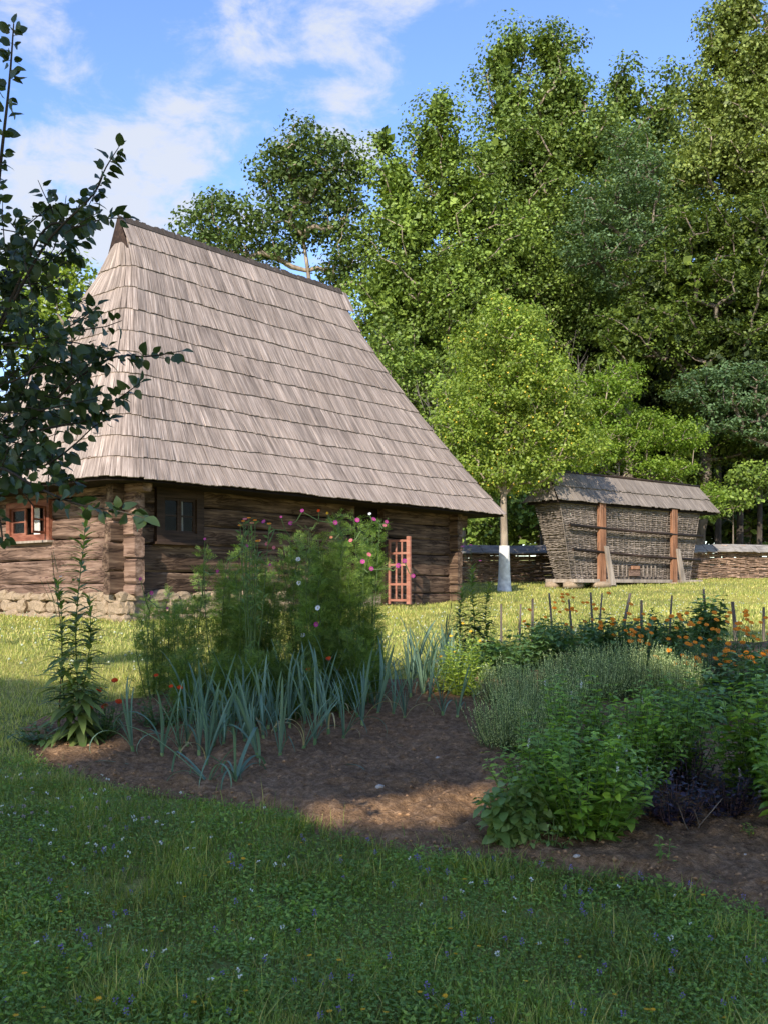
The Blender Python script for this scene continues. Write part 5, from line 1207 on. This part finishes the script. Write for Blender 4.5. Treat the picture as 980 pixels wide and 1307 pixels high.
# small button flowers (orange and pink) on upright stems
p = gp(322, 915); root = thing('strawflower_plant', 'upright plant topped with orange and pink button flowers against the dark wall', 'flower plant', p); sts = []
for i, (fx, fy, kd) in enumerate([(311,666,'zin'),(318,662,'zin'),(326,665,'zin'),(307,671,'orange'),(322,668,'salmon'),(344,669,'orange'),(329,691,'orange'),(313,663,'pink')]):
    w = wp(fx, fy, p.y-.05)-np.array(p); sts.append(np.array([[random.uniform(-.03, .03), 0, 0], [w[0]*.6, 0, w[2]*.55], w])); put_flower(root, kd, w, .75, (0, -.5, 1))
stems_part(root, sts, .005, .003)
r = np.random.default_rng(5); k = 160; ii = r.integers(0, len(sts), k); t = r.uniform(.3, 1, k); P = np.array([sts[a][0]*(1-b)**2+2*b*(1-b)*sts[a][1]+b*b*sts[a][2] for a, b in zip(ii, t)]); T = nrm(r.normal(size=(k, 3))*[1, 1, .3]+[0, 0, .8])
place_leaves(root, L_cal, P, T, r.normal(size=(k, 3)), np.full(k, .07), cap=160)

# tall herb with lance leaves at the left
def tall_stem(px, py, h, seed, label, nl=70, lean=(0, 0), leaf=.10, name='tall_aster', tip=True, cap=120, fl=None, mat='stem'):
    r = np.random.default_rng(seed); p = gp(px, py); root = thing(name, label, 'tall herb', p); ts = np.linspace(0, 1, 10); pts = np.stack([lean[0]*ts**1.5+.02*np.sin(ts*7+seed), lean[1]*ts+0*ts, h*ts], 1)
    stems_part(root, [pts], .007, .0025, mat, 'stem', 6)
    t = np.sort(r.uniform(.04, 1, nl))[::-1]; az = np.arange(nl)*2.4+r.normal(size=nl)*.3; P = np.stack([np.interp(t, ts, pts[:, i]) for i in range(3)], 1); el = np.interp(t, [0, .25, .8, 1], [-.7, .1, .6, 1.4]); T = np.stack([np.cos(az), np.sin(az), el+r.normal(size=nl)*.2], 1); N = np.stack([-np.cos(az)*.5, -np.sin(az)*.5, np.ones(nl)], 1)
    s = leaf*np.interp(t, [0, .15, .6, 1], [1.1, 1.25, .9, .45])*r.uniform(.75, 1.2, nl); place_leaves(root, L_lance, P, T, N, s, cap=cap)
    if fl:
        for (fx, fy, kd, sc_) in fl:
            w = wp(fx, fy, p.y)-np.array(p); put_flower(root, kd, w, sc_, (0, -.4, 1)); stems_part(root, [np.array([np.array([w[0]*.5, 0, w[2]-.18]), w-np.array([0, 0, .01])])], .002, .0015, 'stem', 'flower_stalk')
    return root
tall_stem(97, 957, 1.78, 1, 'tallest green stem with long narrow leaves at the left end of the bed', 150, (.06, 0), .21)
tall_stem(88, 955, 1.25, 2, 'second leafy stem left of the tallest one at the left end of the bed', 130, (-.10, 0), .20)
tall_stem(106, 958, 1.15, 3, 'shorter leafy stem right of the tallest one', 120, (.06, 0), .20)
tall_stem(80, 950, 1.45, 4, 'thin stem with faded pinkish seed heads left of the tall herb', 24, (-.06, 0), .06, 'seed_head_stalk', fl=[(68,700,'salmon',.5),(60,738,'salmon',.5),(78,736,'white',.4),(66,755,'salmon',.5),(52,738,'salmon',.4)], mat='brown_stem')
tall_stem(602, 858, 1.15, 5, 'dark leafy aster rising in front of the cottage corner', 210, (.02, 0), .17, fl=[(590,698,'magenta',.8),(600,696,'magenta',.7),(612,716,'magenta',.6)])
tall_stem(618, 856, .95, 6, 'lower dark leafy aster right of the corner aster', 180, (.05, 0), .17)
tall_stem(590, 856, .90, 7, 'lower dark leafy aster left of the corner aster', 180, (-.03, 0), .17)
tall_stem(572, 850, .85, 8, 'dry brown stalk before the cottage corner', 10, (.02, 0), .05, 'dry_stalk', mat='brown_stem')
tall_stem(655, 855, .62, 9, 'withered brown stalk among the stakes', 14, (.05, 0), .05, 'dry_stalk', mat='brown_stem')
# marigolds
def low_bush(name, label, cat, px, py, h, rad, tmpl, leaf, seed, ns, flowers=(), node=.03, kind='redorange', s=1.0, tilt=.5):
    root = leafy_bush(name, label, cat, px, py, h, rad, tmpl, leaf, seed, ns, node, 0, tilt=tilt); p = Vector(root.location); r = random.Random(seed); st = []
    for fx, fy in flowers:
        w = wp(fx, fy, p.y-rad*r.uniform(-.2, .7))-np.array(p); put_flower(root, kind, w, s*r.uniform(.85, 1.15), (r.uniform(-.3, .3), -.7, .9), r); st.append(np.array([[w[0]*.8, w[1]*.8, w[2]-.12], w-np.array([0, 0, .006])]))
    if st: stems_part(root, st, .0022, .0016, 'stem', 'flower_stalks')
    return root
low_bush('marigold_plant', 'low marigold bush with bright orange red flowers at the left end of the bed', 'marigold', 128, 948, .34, .26, L_mari, .062, 3, 46, [(118,905),(115,914),(135,903),(127,883),(147,870),(152,897)], s=1.15)
low_bush('marigold_plant', 'marigold with dark red flowers behind the first leeks', 'marigold', 205, 935, .34, .24, L_mari, .06, 4, 40, [(219,877),(200,863),(230,879)], s=.95)
low_bush('marigold_plant', 'marigold with red flowers behind the middle leeks', 'marigold', 390, 915, .38, .3, L_mari, .06, 5, 40, [(358,857),(394,856),(431,855),(420,842)], s=1.0)
low_bush('lawn_weed', 'low dark green weed clump at the left edge of the bed beside the lawn', 'weed', 55, 950, .16, .28, L_broad, .07, 6, 26, tilt=.3)
low_bush('lawn_weed', 'low leafy weed clump between the tall herb and the marigold', 'weed', 112, 900, .22, .20, L_broad, .06, 61, 16, tilt=.3)
p = gp(571, 900); 
# yellow green bush
low_bush('yellow_green_bush', 'sunlit yellow green bush with pale seed heads right of the leeks', 'flower bush', 592, 895, .66, .27, L_yb, .075, 7, 46, [(590,796),(575,812),(600,806),(612,818)], kind='yellow', s=.55, node=.032, tilt=.7)
low_bush('yellow_green_bush', 'smaller yellow green bush at the left foot of the sunlit bush', 'flower bush', 568, 890, .45, .18, L_yb, .07, 8, 24, [(562,838),(580,832)], kind='yellow', s=.5, node=.035, tilt=.6)
# dark broad leaved plants behind
for i, (px, py, h, rad, lf, lab) in enumerate([(640,872,.52,.36,.13,'dark broad leaved bean plant left of the row behind the silvery herb'),(680,858,.58,.40,.13,'dark broad leaved plant second in the row behind the silvery herb'),(728,855,.55,.40,.13,'dark broad leaved plant behind the tallest silvery herb'),
     (775,850,.58,.40,.13,'dark broad leaved plant behind the right silvery herb'),(700,838,.45,.36,.12,'low broad leaved plant just in front of the stakes'),(600,860,.4,.28,.11,'dark broad leaved plant at the foot of the corner aster'),
     (830,846,.62,.40,.15,'large sunflower seedling bush among the orange flowers'),(868,846,.58,.36,.15,'broad leaved bush right of the sunflower seedling'),(905,838,.78,.30,.17,'tallest broad leaved sunflower plant near the right end of the row'),
     (940,915,.56,.38,.13,'dark broad leaved plant at the right under the orange flowers'),(985,900,.68,.38,.14,'dark leaved plant cut by the right frame edge behind the basil'),(890,935,.44,.34,.12,'dark broad leaved plant between the silvery herb and the right basil')]):
    low_bush('broad_leaved_plant', lab, 'garden plant', px, py, h, rad, L_broad, lf, 30+i, 30 if lf < .14 else 20, node=.05, tilt=.3)
# calendulas
rc_ = random.Random(12); cg = [(745,835,6),(790,850,7),(835,868,9),(880,862,9),(925,858,9),(970,862,9),(860,890,5),(905,880,6),(950,885,5),(700,832,3),(1010,870,5)]
for i, (px, py, k) in enumerate(cg):
    fl = [(px+rc_.uniform(-32, 32), py-rc_.uniform(38, 80)*(1 if i < 6 else .8)) for _ in range(k+9)]
    low_bush('calendula_plant', ['leftmost calendula of the main orange drift','calendula before the sunflower seedling','calendula full of orange flowers left of the tall sunflower','calendula full of orange flowers under the tall sunflower','calendula with orange flowers near the right edge','calendula cut by the right frame edge','lower calendula with few flowers above the silvery herb end','lower calendula in the middle of the dark leaves','lower calendula near the right basil','small calendula among the left stakes','calendula just beyond the right frame edge'][i],
             'calendula', px, py, .50, .34, L_cal, .085, 50+i, 34, fl, kind='cal', s=1.02, node=.036, tilt=.7)
# stakes
for i, (px, pt, w, dx) in enumerate([(639,771,.022,0),(663,771,.020,.01),(679,764,.026,0),(703,757,.022,-.03),(728,765,.022,-.03),(755,756,.022,-.02),(765,757,.018,.03),(797,757,.028,.07),(818,766,.028,0),(855,760,.02,.02),(900,752,.026,-.03),(937,768,.034,-.03),(974,775,.026,0)]):
    Y = 13.6; x = (px-490)*Y/F; g = gzf(x, Y); zt_ = CAMZ+(750-pt)*Y/F; q = MB(); q.tube([(-dx*.6, 0, -.1), (0, .004, (zt_-g)*.5), (dx, 0, zt_-g)], [w*.8, w*.76, w*.62], 6)
    labs = ['short thin stake, leftmost of the row behind the beans','thin stake second from the left of the row','thick dark stake third from the left','leaning stake with a pale top fourth from the left','slim stake left of the close pair','left stake of the close pair','right stake of the close pair, leaning right','stout stake leaning right beside the sunflower seedling','knobby pale stake between the leaning stake and the sunflower','thin stake half hidden by the sunflower seedling','dark stake under the tall sunflower plant','thickest dark stake near the right edge','stake at the very right edge']
    tag(part('garden_stake', q, 'stake', None, loc=(x, Y, g)), labs[i], 'stake', 'thin wooden stakes behind the garden bed')

# ------------------------------------------------------------------ apple tree at the left, near the camera
ap = thing('apple_tree', 'apple tree with dark round leaves reaching in from the left frame edge', 'tree', (-2.25, 4.6, gzf(-2.25, 4.6))); ab = np.array(ap.location)
def W3(px, py, Y): return wp(px, py, Y)-ab
paths = [([(-70,700,4.6),(-45,560,4.5),(-20,420,4.3),(0,220,4.1),(12,110,4.05),(18,30,4.0)],.022,.003),
 ([(-30,480,4.4),(10,400,4.2),(60,310,4.1),(118,250,4.0),(135,215,3.95),(152,188,3.95)],.014,.002),
 ([(-25,470,4.4),(20,370,4.3),(60,290,4.2),(100,290,4.15),(130,280,4.1),(163,278,4.1)],.012,.002),
 ([(-40,590,4.4),(0,560,4.3),(60,520,4.2),(110,475,4.1),(150,455,4.0),(190,455,3.95),(232,448,3.9)],.014,.002),
 ([(0,560,4.3),(70,545,4.1),(115,535,4.0),(150,510,3.95),(178,490,3.9)],.009,.002),
 ([(-30,640,4.4),(20,605,4.2),(62,592,4.1),(95,568,4.05),(120,545,4.0),(140,535,4.0)],.009,.002),
 ([(-50,600,4.0),(0,597,3.8),(47,622,3.7),(101,644,3.6),(150,652,3.5),(185,661,3.45)],.011,.002),
 ([(0,440,4.2),(60,430,4.1),(100,410,4.0),(125,390,4.0)],.007,.002),
 ([(-20,500,4.3),(30,480,4.2),(80,440,4.2),(110,440,4.1),(140,445,4.1)],.008,.002),
 ([(-60,640,4.5),(-10,640,4.4),(0,665,4.3),(4,690,4.3)],.014,.004),
 ([(-20,420,4.3),(30,360,4.4),(70,330,4.4),(110,300,4.5)],.008,.002),
 ([(-20,560,4.3),(40,570,4.3),(80,600,4.3),(100,620,4.2)],.008,.002),
 ([(0,220,4.1),(-20,280,4.2),(-30,360,4.3)],.008,.004)]
q = MB(); q.tube([(0, 0, -.05), (.03, 0, .6), (-.02, 0, 1.2), tuple(W3(-70, 700, 4.6))], [.10, .075, .06, .05], 10); part('trunk', q, 'bark', ap, True)
for kk, (fx, fy) in enumerate([(-45,560), (-30,480)]): pass
ra = np.random.default_rng(99); LP, LT, LNn = [], [], []
def bez(pts, n):
    pts = np.array(pts); t = np.linspace(0, len(pts)-1, n); i = np.minimum(t.astype(int), len(pts)-2); f = t-i
    P0 = pts[np.maximum(i-1, 0)]; P1 = pts[i]; P2 = pts[i+1]; P3 = pts[np.minimum(i+2, len(pts)-1)]; f = f[:, None]
    return .5*(2*P1+(P2-P0)*f+(2*P0-5*P1+4*P2-P3)*f*f+(3*P1-P0-3*P2+P3)*f**3)
def leafy(pp, sp, spur=.35):
    L_ = np.sum(np.linalg.norm(np.diff(pp, axis=0), axis=1)); n = int(L_/sp)
    for i in range(n):
        k = ra.uniform(.0, 1)*(len(pp)-1) if i < n*.2 else (i/n)*(len(pp)-1); a = int(min(k, len(pp)-2)); base_ = pp[a]+(pp[a+1]-pp[a])*(k-a); d = nrm(pp[a+1]-pp[a])
        for j in range(1 if ra.random() > spur else 3):
            s = nrm(np.cross(d, ra.normal(size=3))); T = nrm(s+d*.5+ra.normal(size=3)*.25-np.array([0, 0, .25])); LP.append(base_+T*.012); LT.append(T); LNn.append(nrm(ra.normal(size=3)*.8+[0, -.3, .7]))
cnt_ = 0; mbB = []
for pts, r0, r1 in paths:
    pp = bez([W3(*p) for p in pts], 22); q = MB(); rad = np.linspace(r0*.62, r1*.8, 22); q.tube(pp, list(rad), 6); part('branch', q, 'bark_dark_shaded', ap, True)
    LPn = len(LP); leafy(pp[3:], .026, .25)
    LP.append(pp[-1]); LT.append(nrm(pp[-1]-pp[-2])); LNn.append(np.array([0, -.5, .8]))
tw = MB()
for (cx_, cy_, rx_, ry_, n_) in [(15,480,68,90,44),(-10,570,56,80,32),(35,330,55,50,17),(-15,380,45,80,22),(70,500,45,40,14),(30,600,50,35,14),(95,420,35,35,5),(90,275,35,25,5)]:
    for k in range(n_):
        a = ra.uniform(0, 6.283); rr = ra.uniform(0, 1)**.5; s0 = W3(cx_+rx_*rr*math.cos(a), cy_+ry_*rr*math.sin(a), 4.3+ra.normal()*.22); d = nrm(np.array([.5, -.2, .45])+ra.normal(size=3)*.6); l = ra.uniform(.08, .2)
        pp = np.array([s0-d*.06, s0+d*l*.5+ra.normal(size=3)*.008, s0+d*l]); tw.tube(pp, [.003, .0022, .0015], 4, cap=False); leafy(pp, .024, .4)
part('twigs', tw, 'bark_dark_shaded', ap, kind='stuff')
LP, LT, LNn = map(np.array, (LP, LT, LNn)); pxs = 490+F*(LP[:, 0]+ab[0])/(LP[:, 1]+ab[1]); sel = np.argsort(-(pxs > 0).astype(float)*2-pxs/1000); LP, LT, LNn = LP[sel], LT[sel], LNn[sel]
place_leaves(ap, L_apple, LP, LT, LNn, .054*ra.uniform(.5, 1.2, len(LP)), cap=300)
print('apple leaves', len(LP), 'objects', len(bpy.data.objects))
